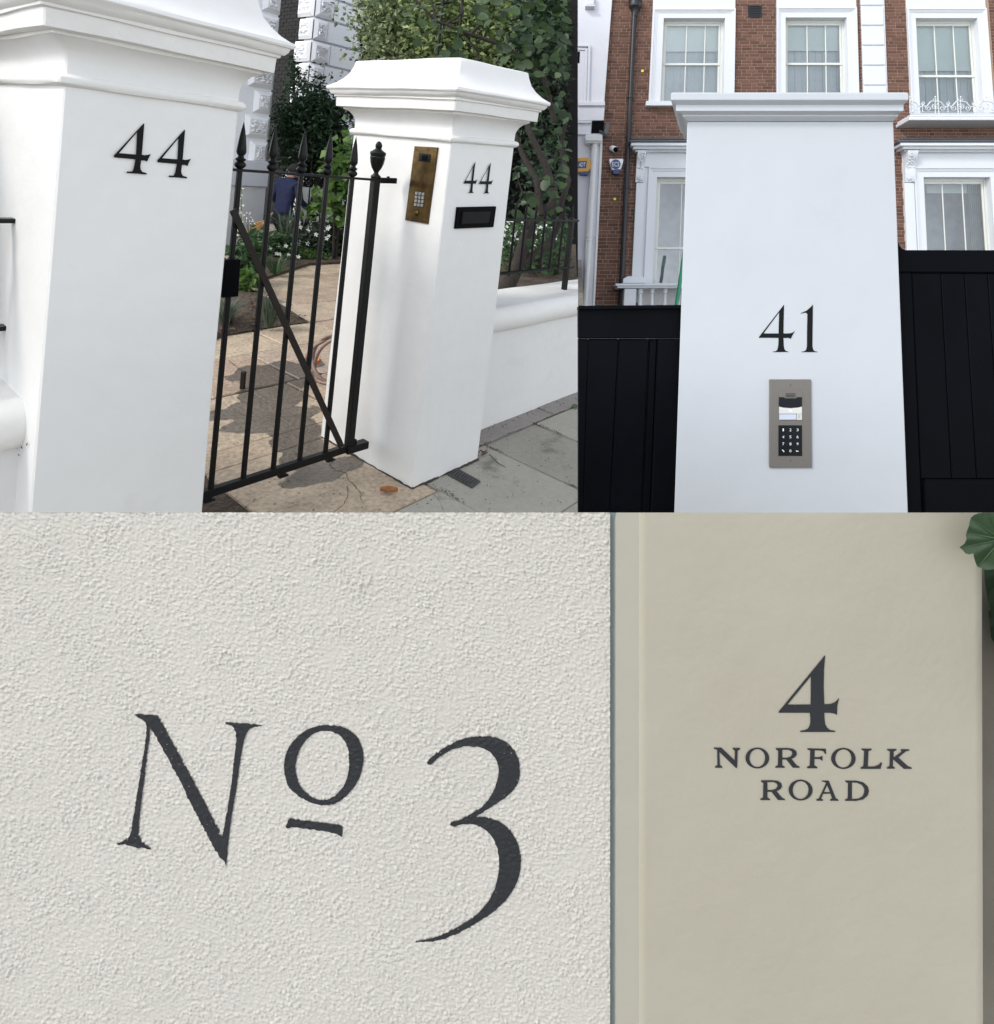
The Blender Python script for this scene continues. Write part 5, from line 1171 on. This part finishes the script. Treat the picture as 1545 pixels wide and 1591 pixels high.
one(H, 'case', M['print'], ec, [([(951.5, 264.5), (965, 264), (969.2, 248.5), (968.5, 246.4), (947, 246.6), (946.4, 248.6)], .0, .13)], bevel=.012)
one(H, 'base', M['blue'], ec, [([(954, 270), (962.3, 270), (966.8, 256.5), (964.5, 262.6), (951.6, 263.4)], .0, .138)], bevel=.008)
ct = [(957+7.6*math.cos(a), 255.2+7.6*math.sin(a)) for a in np.linspace(0, 2*math.pi, 25)[:-1]]
one(H, 'badge', M['badge'], ec, [(ct, .1, .134)]); text_on(H, 'ECS', 951.6, 258.6, 962.4, 251.6, .1365, M['print'], 'lettering', ec)
cc = thing('security_camera', H.P(954, 234, .1), 'small white bullet camera on the bricks above the shield alarm box', 'camera')
g = G(); a = H.P(953, 231, .12); d_ = (EN*.8+EX*.5-EV*.45); d_ = d_/np.linalg.norm(d_); g.lathe(a-d_*.05, d_, [(.04, -.02), (.062, 0), (.066, .03), (.066, .13), (.060, .14)], 14); g.build('housing', M['print'], cc, smooth=45)
g = G(); g.lathe(a+d_*.078, d_, [(.057, 0), (.057, .022), (.050, .026)], 14); g.build('lens_hood', M['gate'], cc, smooth=45)
g = G(); g.lathe(H.P(951, 231, 0), EN, [(.055, 0), (.055, .02), (.03, .025), (.025, .09)], 12); g.build('mount', M['print'], cc, smooth=45)
for u, v, lb_ in ((998.5, 110, 'tiny yellow square tag on the bricks right of the drainpipe'), (955.5, 309, 'tiny yellow square tag on the bricks below the shield alarm box')):
    g = G(); H.box(g, u-1.9, v+1.7, u+1.9, v-1.7, .005, .014); tag(g.build('yellow_tag', M['yellow']), lb_, 'tag', 'yellow tags on the bricks')
gpo = thing('green_pole', H.P(1050, 500, .9), 'bright green pole leaning beside the left edge of pier 41', 'pole')
g = G(); g.tube([H.P(1048, 500, .9), H.P(1051.8, 471, .9), H.P(1061.8, 404, .9), H.P(1066, 380, .9)], .036, 10); g.build('shaft', M['green'], gpo, smooth=50)
g = G(); g.ball(H.P(1066, 379, .9), .04, 8); g.build('end_cap', M['green'], gpo, smooth=60)
# ---- pier 41
p41 = thing('gate_pier', B.P(1228, 1000, -.2), 'smooth cool white gate pier numbered 41 with steel keypad panel', 'gate pier')
AL_, _ = B.uv(1057.6, 492); AR_, _ = B.uv(1399.2, 492); _, B0 = B.uv(1228, 1250); DEP = .20
def ring_sweep(prof, name, mat, smooth=30, n=2):
    V = []; F = []
    for uL, uR, v, c0 in prof:
        a0, b0 = (AL_, B0) if uL is None else B.uv(uL, v, c0); a1 = AR_ if uL is None else B.uv(uR, v, c0)[0]; b = B0 if v > 900 else B.uv(1228, v, c0)[1]
        for a, c in ((a0, c0), (a1, c0), (a1-.30*(DEP+2*c0), -DEP-c0), (a0+.30*(DEP+2*c0), -DEP-c0)): V.append(B.pt(a, b, c))
    for k in range(len(prof)-1):
        for i in range(4): a, b = k*4+i, k*4+(i+1) % 4; F.append((a, b, b+4, a+4))
    F.append(tuple(range((len(prof)-1)*4, len(prof)*4)))
    g = G(); g.add(V, F); o = fixnormals(g.build(name, mat, p41, bevel=.0018, seg=2)); return o
bv = lambda v, c: B.uv(1228, v, c)[1]
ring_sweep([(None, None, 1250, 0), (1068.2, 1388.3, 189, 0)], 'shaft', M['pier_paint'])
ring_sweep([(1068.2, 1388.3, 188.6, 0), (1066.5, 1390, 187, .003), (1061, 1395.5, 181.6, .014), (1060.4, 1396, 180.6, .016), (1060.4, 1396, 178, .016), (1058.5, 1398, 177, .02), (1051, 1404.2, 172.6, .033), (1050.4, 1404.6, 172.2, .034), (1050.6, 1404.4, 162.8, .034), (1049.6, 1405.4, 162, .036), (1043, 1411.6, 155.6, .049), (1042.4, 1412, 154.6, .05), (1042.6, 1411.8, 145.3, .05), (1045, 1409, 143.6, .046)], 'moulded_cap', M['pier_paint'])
hn = bpy.data.objects.new('house_number', None); link(hn, p41, B.P(1225, 510, .001))
mpB = lambda u, v: B.P(u, v, .0005)
one_o = z41([(600, 177), (582, 198), (552, 224), (500, 248), (503, 251), (524, 244), (545, 243), (556, 256), (553, 400), (552, 520), (546, 548), (532, 560), (505, 565), (505, 568), (572, 568), (638, 568), (638, 565), (615, 560), (603, 548), (597, 520), (598, 400), (601, 180)])
glyph('numeral', [slim_o, slim_i], mpB, M['ink'], hn, nrm=EN); glyph('numeral', [one_o], mpB, M['ink'], hn, nrm=EN)
ic = thing('entry_panel', B.P(1228, 726, .004), 'brushed steel entry panel with black keypad below the number 41', 'intercom')
q = lambda x, y: (x/5.306+1150, y/5.306+440)
def ip(name, x0, y1, x1, y0, c0, c1, mat, par=None, bev=.0006): 
    g = G(); (u0, v0), (u1, v1) = q(x0, y1), q(x1, y0); B.box(g, u0, v0, u1, v1, c0, c1); return fixnormals(g.build(name, mat, par or ic, bevel=bev))
ip('faceplate', 244, 1520, 588, 794, 0, .006, M['steel'], bev=.0012)
ip('camera_module', 322, 1130, 512, 878, .004, .0072, M['steel'])
for k in range(3): ip('grille_slot', 376, 915+k*12, 458, 910+k*12, .006, .0076, M['gate'], bev=0)
one(B, 'camera_window', M['blackglass'], ic, [([q(323, 940), q(367, 940), q(369, 949), q(466, 949), q(468, 940), q(511, 940), q(511, 1016), q(480, 1024), q(417, 1029), q(355, 1024), q(323, 1016)], .006, .0082)])
one(B, 'light_strip', M['steel_light'], ic, [([q(323, 1018), q(355, 1026), q(417, 1031), q(480, 1026), q(511, 1018), q(511, 1076), q(323, 1076)], .006, .0080)])
text_on(B, '●', *q(398, 1058), *q(432, 1044), .0084, M['print'], 'light_icon', ic) if False else one(B, 'light_icon', M['print'], ic, [([q(396, 1052), q(404, 1045), q(418, 1043), q(430, 1049), q(432, 1057), q(418, 1060)], .007, .0084)])
ip('name_label', 325, 1126, 464, 1081, .006, .0080, M['label']); ip('call_button', 469, 1128, 512, 1079, .006, .0080, M['steel_light'])
for i in range(3): ip('button_rib', 478, 1093+i*10, 498, 1090+i*10, .0078, .0084, M['steel'], bev=0)
kp = ip('keypad', 319, 1424, 512, 1172, .004, .0078, M['blackglass'])
for r, row in enumerate((('1', '2', '3'), ('4', '5', '6'), ('7', '8', '9'), (None, '0', None))):
    for c, s in enumerate(row):
        x, y = 357+c*59, 1209+r*58
        if s: 
            w_ = 5 if s == '1' else 8
            text_on(B, s, *q(x-w_, y+11), *q(x+w_, y-11), .0082, M['print'], 'digit', kp)
one(B, 'handset_icon', M['print'], kp, [([q(346, 1375), q(352, 1372), q(364, 1384), q(366, 1392), q(361, 1393), q(354, 1384)], .007, .0082)])
one(B, 'key_icon', M['print'], kp, [([q(462, 1380), q(470, 1380), q(470, 1383), q(484, 1383), q(484, 1388), q(462, 1388)], .007, .0082)])
for x, y in ((416, 840), (414, 1465)):
    g = G(); g.lathe(B.P(*q(x, y), .0055), EN, [(.0013, 0), (.0013, .0009)], 8); g.build('screw', M['gate'], ic)
# ---- the black gates
gl_ = thing('board_gate', B.P(980, 1000, -.05), 'black painted board gate left of pier 41', 'gate', 'black board gates beside pier 41')
L0 = 898.7
def leanu(u, v0, v): return u+(u-1215)*(v-v0)/(v0+4300)
def gpoly(name, pts, cb, cf, par, mat=M['gate'], bev=.0025): return one(B, name, mat, par, [(pts, cb, cf)], bevel=bev)
gpoly('coping_strip', [(L0, 481.5), (1075, 480), (1075, 473.5), (L0, 475)], -.09, -.012, gl_)
gpoly('top_rail', [(L0, 526), (1075, 526), (1075, 477), (L0, 478)], -.08, -.026, gl_)
gpoly('stile', [(leanu(1022.6, 527, 1000), 1000), (1075, 1000), (1075, 526.6), (1022.6, 526.6)], -.08, -.026, gl_)
ed = [860, 913.8, 962, 1009, 1021.8]
for k in range(4):
    a, b = ed[k]+.45, ed[k+1]-.45; lo_, hi_ = max(L0, leanu(a, 527, 1000)), leanu(b, 527, 1000)
    gpoly('board', [(lo_, 1000), (max(hi_, lo_+.5), 1000), (b, 526.6), (max(a, L0), 526.6)], -.07, -.034-(.004 if k == 3 else 0), gl_)
gr_ = thing('board_gate', B.P(1480, 1000, -.05), 'black board gate with curved top corner right of pier 41', 'gate', 'black board gates beside pier 41')
gpoly('top_rail', [(1385, 423), (1640, 424), (1640, 388.6), (1409, 388.4), (1404, 387), (1400, 382.5), (1397.5, 377), (1395.5, 371), (1391, 366), (1385, 364)], -.08, -.026, gr_)
gpoly('stile', [(1385, 1000), (leanu(1417, 423, 1000), 1000), (1417, 423.6), (1385, 423.6)], -.08, -.026, gr_)
ed = [1417, 1462.5, 1499, 1535, 1572, 1610, 1640]
for k in range(6):
    a, b = ed[k]+.5, ed[k+1]-.5
    gpoly('board', [(leanu(a, 423, 744), 744), (leanu(b, 423, 744), 744), (b, 424.6), (a, 424.6)], -.07, -.0315, gr_, bev=.002)
gpoly('bottom_rail', [(1443, 1000), (1680, 1000), (1665, 745), (1437, 745)], -.08, -.028, gr_)
# ================================================================== THE ROUGHCAST WALL WITH  No 3
D3 = .86; S3 = D3/.64; RES = 1.55
U0, U1, V0, V1 = -40., 948.3, 796.4, 1625.
nx, ny = int((U1-U0)/RES)+1, int((V1-V0)/RES)+1
rn = np.random.RandomState(17)
def band(lo, hi, ang=0., an=1.):
    w = np.fft.fft2(rn.normal(size=(ny, nx))); fy = np.fft.fftfreq(ny)[:, None]/RES; fx = np.fft.fftfreq(nx)[None, :]/RES
    x = fx*math.cos(ang)+fy*math.sin(ang); y = -fx*math.sin(ang)+fy*math.cos(ang)
    f = np.sqrt((x*an)**2+(y/an)**2); m = np.exp(-(f*hi)**2)*(1-np.exp(-(f*lo)**2)); o = np.fft.ifft2(w*m).real; return o/o.std()
fine = band(10, 3.7, .5, 1.25); mid = band(20, 8.0, .5, 1.22); big = band(160, 60)
hgt = fine*.78+mid*.42; hgt = np.where(hgt > 0, hgt*1.15+.12*hgt*hgt, hgt*.75)
hgt = hgt*(1+.16*big)+.12*band(6, 2.4)+.15*big
HM = hgt*.00042*S3
us_ = U0+np.arange(nx)*(U1-U0)/(nx-1); vs_ = V0+np.arange(ny)*(V1-V0)/(ny-1)
uu, vv = np.meshgrid(us_, vs_)
X = (uu-PX)/FPX*D3; Y = (PY-vv)/FPX*D3
def p3(u, v, h=0.): return CAM+RT*((u-PX)/FPX*D3)+UP*((PY-v)/FPX*D3)+FW*(D3-h)
def hat(u, v):
    i = min(max((u-U0)/(U1-U0)*(nx-1), 0), nx-1.001); j = min(max((v-V0)/(V1-V0)*(ny-1), 0), ny-1.001)
    a, b = int(i), int(j); s, t = i-a, j-b
    return (HM[b, a]*(1-s)+HM[b, a+1]*s)*(1-t)+(HM[b+1, a]*(1-s)+HM[b+1, a+1]*s)*t
Hc = HM.copy()
VV = (CAM[None, None]+RT*X[..., None]+UP*Y[..., None]+FW*(D3-Hc)[..., None]).reshape(-1, 3)
idx = np.arange(nx*ny).reshape(ny, nx)
q = np.stack([idx[:-1, :-1], idx[1:, :-1], idx[1:, 1:], idx[:-1, 1:]], -1).reshape(-1, 4)
org = p3(450, 1625)
me = bpy.data.meshes.new('roughcast_wall'); me.vertices.add(len(VV)); me.vertices.foreach_set('co', (VV-org).astype(np.float32).ravel())
me.loops.add(q.size); me.loops.foreach_set('vertex_index', q.astype(np.int32).ravel()); me.polygons.add(len(q))
me.polygons.foreach_set('loop_start', (np.arange(len(q))*4).astype(np.int32)); me.polygons.foreach_set('loop_total', np.full(len(q), 4, np.int32))
me.update(calc_edges=True); me.polygons.foreach_set('use_smooth', [True]*len(q)); me.materials.append(M['rough']); me.update()
rw = bpy.data.objects.new('roughcast_wall', me); link(rw, None, org); tag(rw, 'pale grey roughcast wall painted with a black No 3', 'wall')
g = G(); c = [p3(U0, V1), p3(U1-.3, V1), p3(U1-.3, V0+.4), p3(U0, V0+.4)]
f_ = [x+FW*.0012 for x in c]; b_ = [x+FW*.07-(UP*.075 if i > 1 else 0)-RT*0 for i, x in enumerate(c)]
g.hexa(f_+b_); fixnormals(g.build('wall_body', M['rough'], rw))
def paint(name, loops, cell=2.6, off=.00092*S3):
    tri = tessellate_polygon([[Vector((x, y, 0)) for x, y in l] for l in loops]); flat = [p for l in loops for p in l]
    bm = bmesh.new(); vb = [bm.verts.new((x, y, 0)) for x, y in flat]
    for t in tri:
        try: bm.faces.new([vb[i] for i in t])
        except ValueError: pass
    P = np.array(flat); 
    for ax in (0, 1):
        lo_, hi_ = P[:, ax].min(), P[:, ax].max(); k = lo_+cell*.5
        while k < hi_:
            no = (1, 0, 0) if ax == 0 else (0, 1, 0); co = (k, 0, 0) if ax == 0 else (0, k, 0)
            bmesh.ops.bisect_plane(bm, geom=bm.verts[:]+bm.edges[:]+bm.faces[:], plane_co=co, plane_no=no, dist=1e-4); k += cell
    bm.verts.index_update(); co = [tuple(v.co[:2]) for v in bm.verts]
    rr = np.random.RandomState(1); ed = {v.index for e in bm.edges if len(e.link_faces) == 1 for v in e.verts}
    V = []
    for i, (u, v) in enumerate(co):
        h = hat(u, v)
        if i in ed: s = h/(.0006*S3); u += .3*math.sin(s*3+u*.4); v += .3*math.cos(s*3+v*.35)
        V.append(p3(u, v, h*.88+off))
    F = []
    for f in bm.faces:
        t = tuple(v.index for v in f.verts); n = np.cross(V[t[1]]-V[t[0]], V[t[2]]-V[t[0]]); F.append(t if n@FW < 0 else t[::-1])
    bm.free(); g = G(); g.add(V, F); return g.build(name, M['ink_grey'], rw, smooth=80)
zN = lambda p: zoomed(p, 5.684, 170, 1080)
N_o = zN([(225, 165), (240, 160), (340, 168), (432, 172), (442, 185), (500, 300), (600, 480), (720, 700), (850, 950), (960, 1160), (1000, 1245), (1020, 1150), (1055, 960), (1085, 760), (1110, 520), (1125, 400), (1122, 330), (1105, 285), (1070, 255), (1035, 243), (1030, 232), (1060, 232), (1120, 243), (1230, 245), (1350, 257), (1350, 267), (1310, 272), (1265, 280), (1235, 300), (1210, 345), (1190, 400), (1180, 460), (1150, 650), (1120, 850), (1090, 1030), (1070, 1180), (1055, 1300), (1042, 1420), (1038, 1515), (1030, 1480), (1015, 1455), (985, 1430), (940, 1360), (850, 1190), (740, 980), (640, 770), (540, 580), (450, 420), (375, 290), (366, 290), (358, 400), (340, 500), (325, 640), (300, 840), (280, 1000), (268, 1120), (265, 1220), (285, 1270), (320, 1310), (370, 1345), (392, 1362), (360, 1355), (300, 1340), (220, 1328), (150, 1315), (75, 1305), (72, 1297), (110, 1288), (150, 1268), (185, 1240), (200, 1180), (215, 1090), (245, 900), (275, 720), (300, 560), (325, 400), (335, 300), (335, 260), (320, 235), (295, 210), (260, 190)])
zo = lambda p: zoomed(p, 6.628, 420, 1080)
o_o = chaikin(zo([(620, 303), (720, 312), (810, 345), (890, 415), (940, 500), (965, 590), (965, 680), (945, 790), (905, 880), (830, 990), (740, 1075), (640, 1120), (540, 1130), (440, 1110), (330, 1055), (250, 1000), (190, 930), (155, 830), (143, 730), (155, 620), (200, 520), (270, 430), (350, 365), (450, 318), (540, 303)]), 2)
o_i = chaikin(zo([(570, 358), (650, 370), (715, 400), (770, 460), (805, 540), (818, 630), (815, 740), (800, 830), (765, 920), (715, 990), (650, 1045), (580, 1072), (510, 1073), (440, 1050), (380, 1010), (320, 940), (280, 860), (262, 770), (268, 670), (300, 570), (350, 480), (420, 410), (490, 370)]), 2)
dash = zo([(200, 1260), (215, 1265), (380, 1285), (560, 1305), (700, 1325), (735, 1335), (750, 1360), (745, 1448), (730, 1445), (690, 1420), (560, 1390), (400, 1370), (250, 1352), (185, 1357), (163, 1350), (178, 1310)])
z3 = lambda p: zoomed(p, 4.418, 620, 1120)
three = chaikin(z3([(193, 285), (205, 262), (240, 230), (300, 185), (370, 145), (450, 115), (520, 103), (600, 100), (680, 112), (740, 140), (790, 190), (820, 250), (832, 320), (828, 390), (805, 450), (760, 500), (690, 550), (620, 595), (560, 632), (522, 654), (580, 653), (650, 668), (710, 695), (760, 740), (800, 800), (825, 860), (840, 930), (835, 1010), (820, 1080), (790, 1150), (740, 1220), (680, 1280), (600, 1340), (520, 1390), (430, 1440), (340, 1480), (260, 1503), (180, 1512), (115, 1511), (119, 1504), (190, 1495), (270, 1470), (340, 1440), (420, 1400), (500, 1350), (570, 1290), (630, 1210), (665, 1130), (685, 1040), (690, 960), (682, 890), (665, 830), (635, 780), (600, 745), (550, 715), (500, 700), (430, 705), (380, 718), (358, 715), (353, 700), (365, 685), (410, 678), (440, 665), (500, 630), (560, 595), (610, 545), (650, 480), (675, 410), (687, 340), (680, 290), (660, 245), (620, 205), (570, 178), (510, 168), (440, 170), (380, 185), (320, 215), (270, 250), (235, 285), (210, 300)]), 1)
paint('letter', [N_o]); paint('letter', [o_o, o_i]); paint('underline', [dash]); paint('numeral', [three])
# ================================================================== THE CREAM PIER WITH  4 NORFOLK ROAD
D4 = .84
def p4(u, v, d=0.): return at(u, v, D4+d)
cp = thing('cream_pier', p4(1260, 1620, .1), 'cream pier painted with a black 4 and the words NORFOLK ROAD', 'pier')
g = G(); rn4 = np.random.RandomState(3); nu, nv = 90, 130; V = []
for j in range(nv+1):
    for i in range(nu+1):
        u = 993+(1525.5+2.2*j/nv-993)*i/nu; v = 796.4+(1630-796.4)*j/nv
        e = .00011*(math.sin(u*.013+v*.004+2*math.sin(v*.009))+math.sin(v*.017-u*.006+1+1.5*math.sin(u*.012))+.5*math.sin(u*.05+2*math.sin(v*.05)))
        if i in (0, nu) or j == 0: e = 0
        if i == nu-1 or i == 1: e *= .5
        V.append(p4(u, v, -e if 0 < i < nu else .0035))
F = [(j*(nu+1)+i, (j+1)*(nu+1)+i, (j+1)*(nu+1)+i+1, j*(nu+1)+i+1) for j in range(nv) for i in range(nu)]
g.add(V, F); g.build('shaft', M['cream'], cp, smooth=60)
def prism4(name, pts, d0, mat, par=None, depth=.09, drop=.1):
    """slab behind a quad (bottom-left, bottom-right, top-right, top-left as u, v, extra depth); its top slopes down to the back"""
    f = [p4(u, v, d) for u, v, d in pts]; b = [x+FW*depth-(UP*drop if i > 1 else 0)+RT*0 for i, x in enumerate(f)]
    g = G(); g.hexa(f+b); return fixnormals(g.build(name, mat, par))
prism4('core', [(994, 1630, .004), (1526, 1630, .004), (1524, 797, .004), (994, 797, .004)], 0, M['cream'], cp)
prism4('chamfered_edge', [(957.5, 1630, .006), (993, 1630, .0035), (993, 796.4, .0035), (957.5, 796.4, .006)], 0, M['cream_edge'], cp, .07, .08)
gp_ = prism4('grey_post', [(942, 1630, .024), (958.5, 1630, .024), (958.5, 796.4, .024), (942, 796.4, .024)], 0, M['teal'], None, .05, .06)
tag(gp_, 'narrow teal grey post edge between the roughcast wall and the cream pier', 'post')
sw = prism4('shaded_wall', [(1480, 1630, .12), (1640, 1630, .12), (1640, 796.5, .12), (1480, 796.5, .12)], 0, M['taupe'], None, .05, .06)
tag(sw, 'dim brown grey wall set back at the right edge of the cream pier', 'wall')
mp4 = lambda u, v: p4(u, v, -.0009)
zf = lambda p: zoomed(p, 10.3, 1180, 1000)
f_o = zf([(1050, 188), (1040, 200), (305, 1095), (307, 1104), (810, 1105), (818, 1200), (815, 1280), (800, 1330), (775, 1362), (735, 1382), (655, 1396), (655, 1412), (1215, 1412), (1213, 1396), (1140, 1385), (1090, 1350), (1055, 1290), (1042, 1200), (1040, 1105), (1130, 1105), (1190, 1115), (1242, 1137), (1247, 990), (1277, 870), (1240, 912), (1200, 945), (1140, 966), (1040, 972), (1030, 700), (1035, 400), (1054, 192)])
f_i = zf([(825, 520), (450, 975), (822, 975)])
nEN = -FW
hn = bpy.data.objects.new('house_number', None); link(hn, cp, p4(1256, 1138, -.002)); glyph('numeral', [f_o, f_i], mp4, M['ink_grey'], hn, nrm=nEN, thick=.0003)
sn = bpy.data.objects.new('street_name', None); link(sn, cp, p4(1265, 1250, -.002))
ell = lambda cx, cy, rx, ry: [(cx+rx*math.cos(a), cy+ry*math.sin(a)) for a in np.linspace(0, 2*math.pi, 33)[:-1]]
R_o = [(495, 82), (575, 80), (620, 86), (643, 103), (648, 125), (635, 145), (608, 159), (648, 207), (668, 216), (668, 223), (618, 223), (570, 163), (541, 163), (541, 206), (560, 216), (560, 223), (490, 223), (490, 216), (510, 206), (512, 100), (495, 90)]
R_i = [(541, 92), (585, 92), (610, 104), (616, 124), (602, 144), (575, 152), (541, 152)]
LET = [[[(45, 78), (98, 78), (195, 170), (197, 100), (182, 88), (182, 80), (234, 80), (234, 88), (217, 100), (213, 223), (202, 223), (84, 108), (87, 203), (104, 215), (104, 223), (53, 223), (53, 215), (70, 205), (68, 92), (45, 86)]],
       [ell(360, 153, 86, 75), ell(360, 153, 57, 66)], [R_o, R_i],
       [[(725, 83), (858, 86), (861, 122), (851, 122), (841, 104), (820, 97), (777, 96), (776, 147), (815, 147), (827, 139), (834, 139), (834, 171), (827, 171), (816, 160), (776, 159), (774, 206), (796, 218), (796, 227), (722, 227), (722, 218), (742, 208), (745, 98), (725, 91)]],
       [ell(986, 156, 89, 76), ell(986, 156, 59, 67)],
       [[(1118, 85), (1191, 86), (1191, 93), (1168, 102), (1163, 217), (1214, 215), (1244, 202), (1260, 185), (1268, 187), (1256, 231), (1112, 231), (1112, 223), (1132, 212), (1138, 101), (1118, 93)]],
       [[(1305, 88), (1372, 88), (1372, 95), (1352, 104), (1350, 152), (1410, 107), (1404, 97), (1404, 90), (1465, 90), (1465, 97), (1440, 104), (1386, 148), (1455, 212), (1482, 222), (1482, 231), (1425, 231), (1348, 162), (1345, 212), (1360, 222), (1360, 230), (1303, 230), (1303, 222), (1322, 212), (1325, 104), (1305, 96)]],
       [[(x-108, y+235) for x, y in R_o], [(x-108, y+235) for x, y in R_i]],
       [ell(675, 386, 87, 75), ell(675, 386, 58, 66)],
       [[(830, 318), (880, 318), (932, 447), (949, 455), (949, 463), (890, 463), (890, 455), (904, 448), (892, 412), (839, 412), (823, 448), (838, 455), (838, 463), (790, 463), (790, 455), (808, 447), (861, 335), (845, 325), (830, 324)], [(867, 350), (843, 402), (889, 402)]],
       [[(1000, 318), (1080, 318), (1130, 330), (1163, 358), (1172, 390), (1163, 425), (1130, 453), (1080, 464), (998, 464), (998, 457), (1018, 447), (1020, 334), (1000, 326)], [(1048, 330), (1085, 332), (1120, 349), (1137, 374), (1138, 402), (1126, 431), (1098, 448), (1048, 452)]]]
for lp_ in LET: glyph('letter', [zoomed(l, 4.682, 1100, 1145) for l in lp_], mp4, M['ink_grey'], sn, nrm=nEN, thick=.0003)
# leaves hanging over the top right corner
iv = thing('ivy_sprig', p4(1535, 840, -.05), 'blue green leaves hanging over the top right corner of the cream pier', 'plant')
def outline_leaf(pts, D, mat, veins, par, hub):
    tri = tessellate_polygon([[Vector((x, y, 0)) for x, y in pts]]); bm = bmesh.new(); vb = [bm.verts.new((x, y, 0)) for x, y in pts]
    for t in tri:
        try: bm.faces.new([vb[i] for i in t])
        except ValueError: pass
    P = np.array(pts)
    for ax in (0, 1):
        k = P[:, ax].min()+1.7
        while k < P[:, ax].max():
            bmesh.ops.bisect_plane(bm, geom=bm.verts[:]+bm.edges[:]+bm.faces[:], plane_co=(k, 0, 0) if ax == 0 else (0, k, 0), plane_no=(1, 0, 0) if ax == 0 else (0, 1, 0), dist=1e-4); k += 3.2
    bm.verts.index_update(); h = np.array(hub, float); V = []
    for v in bm.verts:
        q = np.array(v.co[:2]); best = 9
        for tip in veins:
            d = np.array(tip, float)-h; L_ = np.linalg.norm(d); d /= L_; t = min(max((q-h)@d, 0), L_); best = min(best, np.linalg.norm(q-h-d*t)/(7+.10*t))
        r = np.linalg.norm(q-h)
        w = .0030*min(best, 2.2)-.0026*math.exp(-(best*2.6)**2)*0-.00012*r+.0012*math.sin(r*.12+q[1]*.05)
        V.append(at(q[0], q[1], D-w))
    F = [tuple(v.index for v in f.verts) for f in bm.faces]; F = [t if np.cross(V[t[1]]-V[t[0]], V[t[2]]-V[t[0]])@FW < 0 else t[::-1] for t in F]; bm.free()
    g = G(); g.add(V, F); o = g.build('leaf', mat, par, smooth=80)
    g = G()
    for tip in veins:
        d = np.array(tip, float)-h; pp = [h+d*k/6*.94 for k in range(7)]
        g.tube([at(*p_, D-.0026+.00012*np.linalg.norm(p_-h)) for p_ in pp], [.0011*(1-k/8) for k in range(7)], 5)
    g.build('veins', M['bed'], o)
outline_leaf([(1580, 797), (1521, 797.3), (1514, 800), (1509, 804), (1506.5, 811), (1506, 817), (1503, 824), (1501, 831), (1502, 838), (1498.5, 845), (1491, 850.5), (1496, 854.5), (1500, 859.5), (1506, 861.5), (1512.5, 860), (1514, 868), (1517, 877), (1519.5, 881), (1525, 882.5), (1533, 886), (1545, 884), (1580, 880)], .79, M['ivy'], [(1494, 850.5), (1509, 806), (1521, 879), (1505, 828), (1538, 800)], iv, (1556, 838))
outline_leaf([(1529, 872), (1540, 866), (1575, 872), (1580, 930), (1556, 968), (1542, 955), (1534, 930), (1530, 900)], .90, M['ivy'], [(1532, 880), (1534, 925), (1552, 960)], iv, (1574, 884))
outline_leaf([(1536, 950), (1560, 940), (1580, 960), (1580, 1010), (1556, 1020), (1540, 990)], .93, M['ivy'], [(1540, 958), (1544, 992), (1560, 1014)], iv, (1577, 970))
g = G(); g.tube([at(1570, 812, .83), at(1556, 880, .87), at(1560, 960, .90), at(1575, 1060, .92)], [.004, .0035, .003, .002], 6); g.build('stem', M['bark'], iv)
P = np.array([at(rl.uniform(1620, 1800), rl.uniform(840, 1150), rl.uniform(.72, .95)) for i in range(420)])  # unseen leaves added past the right edge to dim the pier
foliage('foliage', M['ivy'], iv, P, .035, rl, aspect=.8)
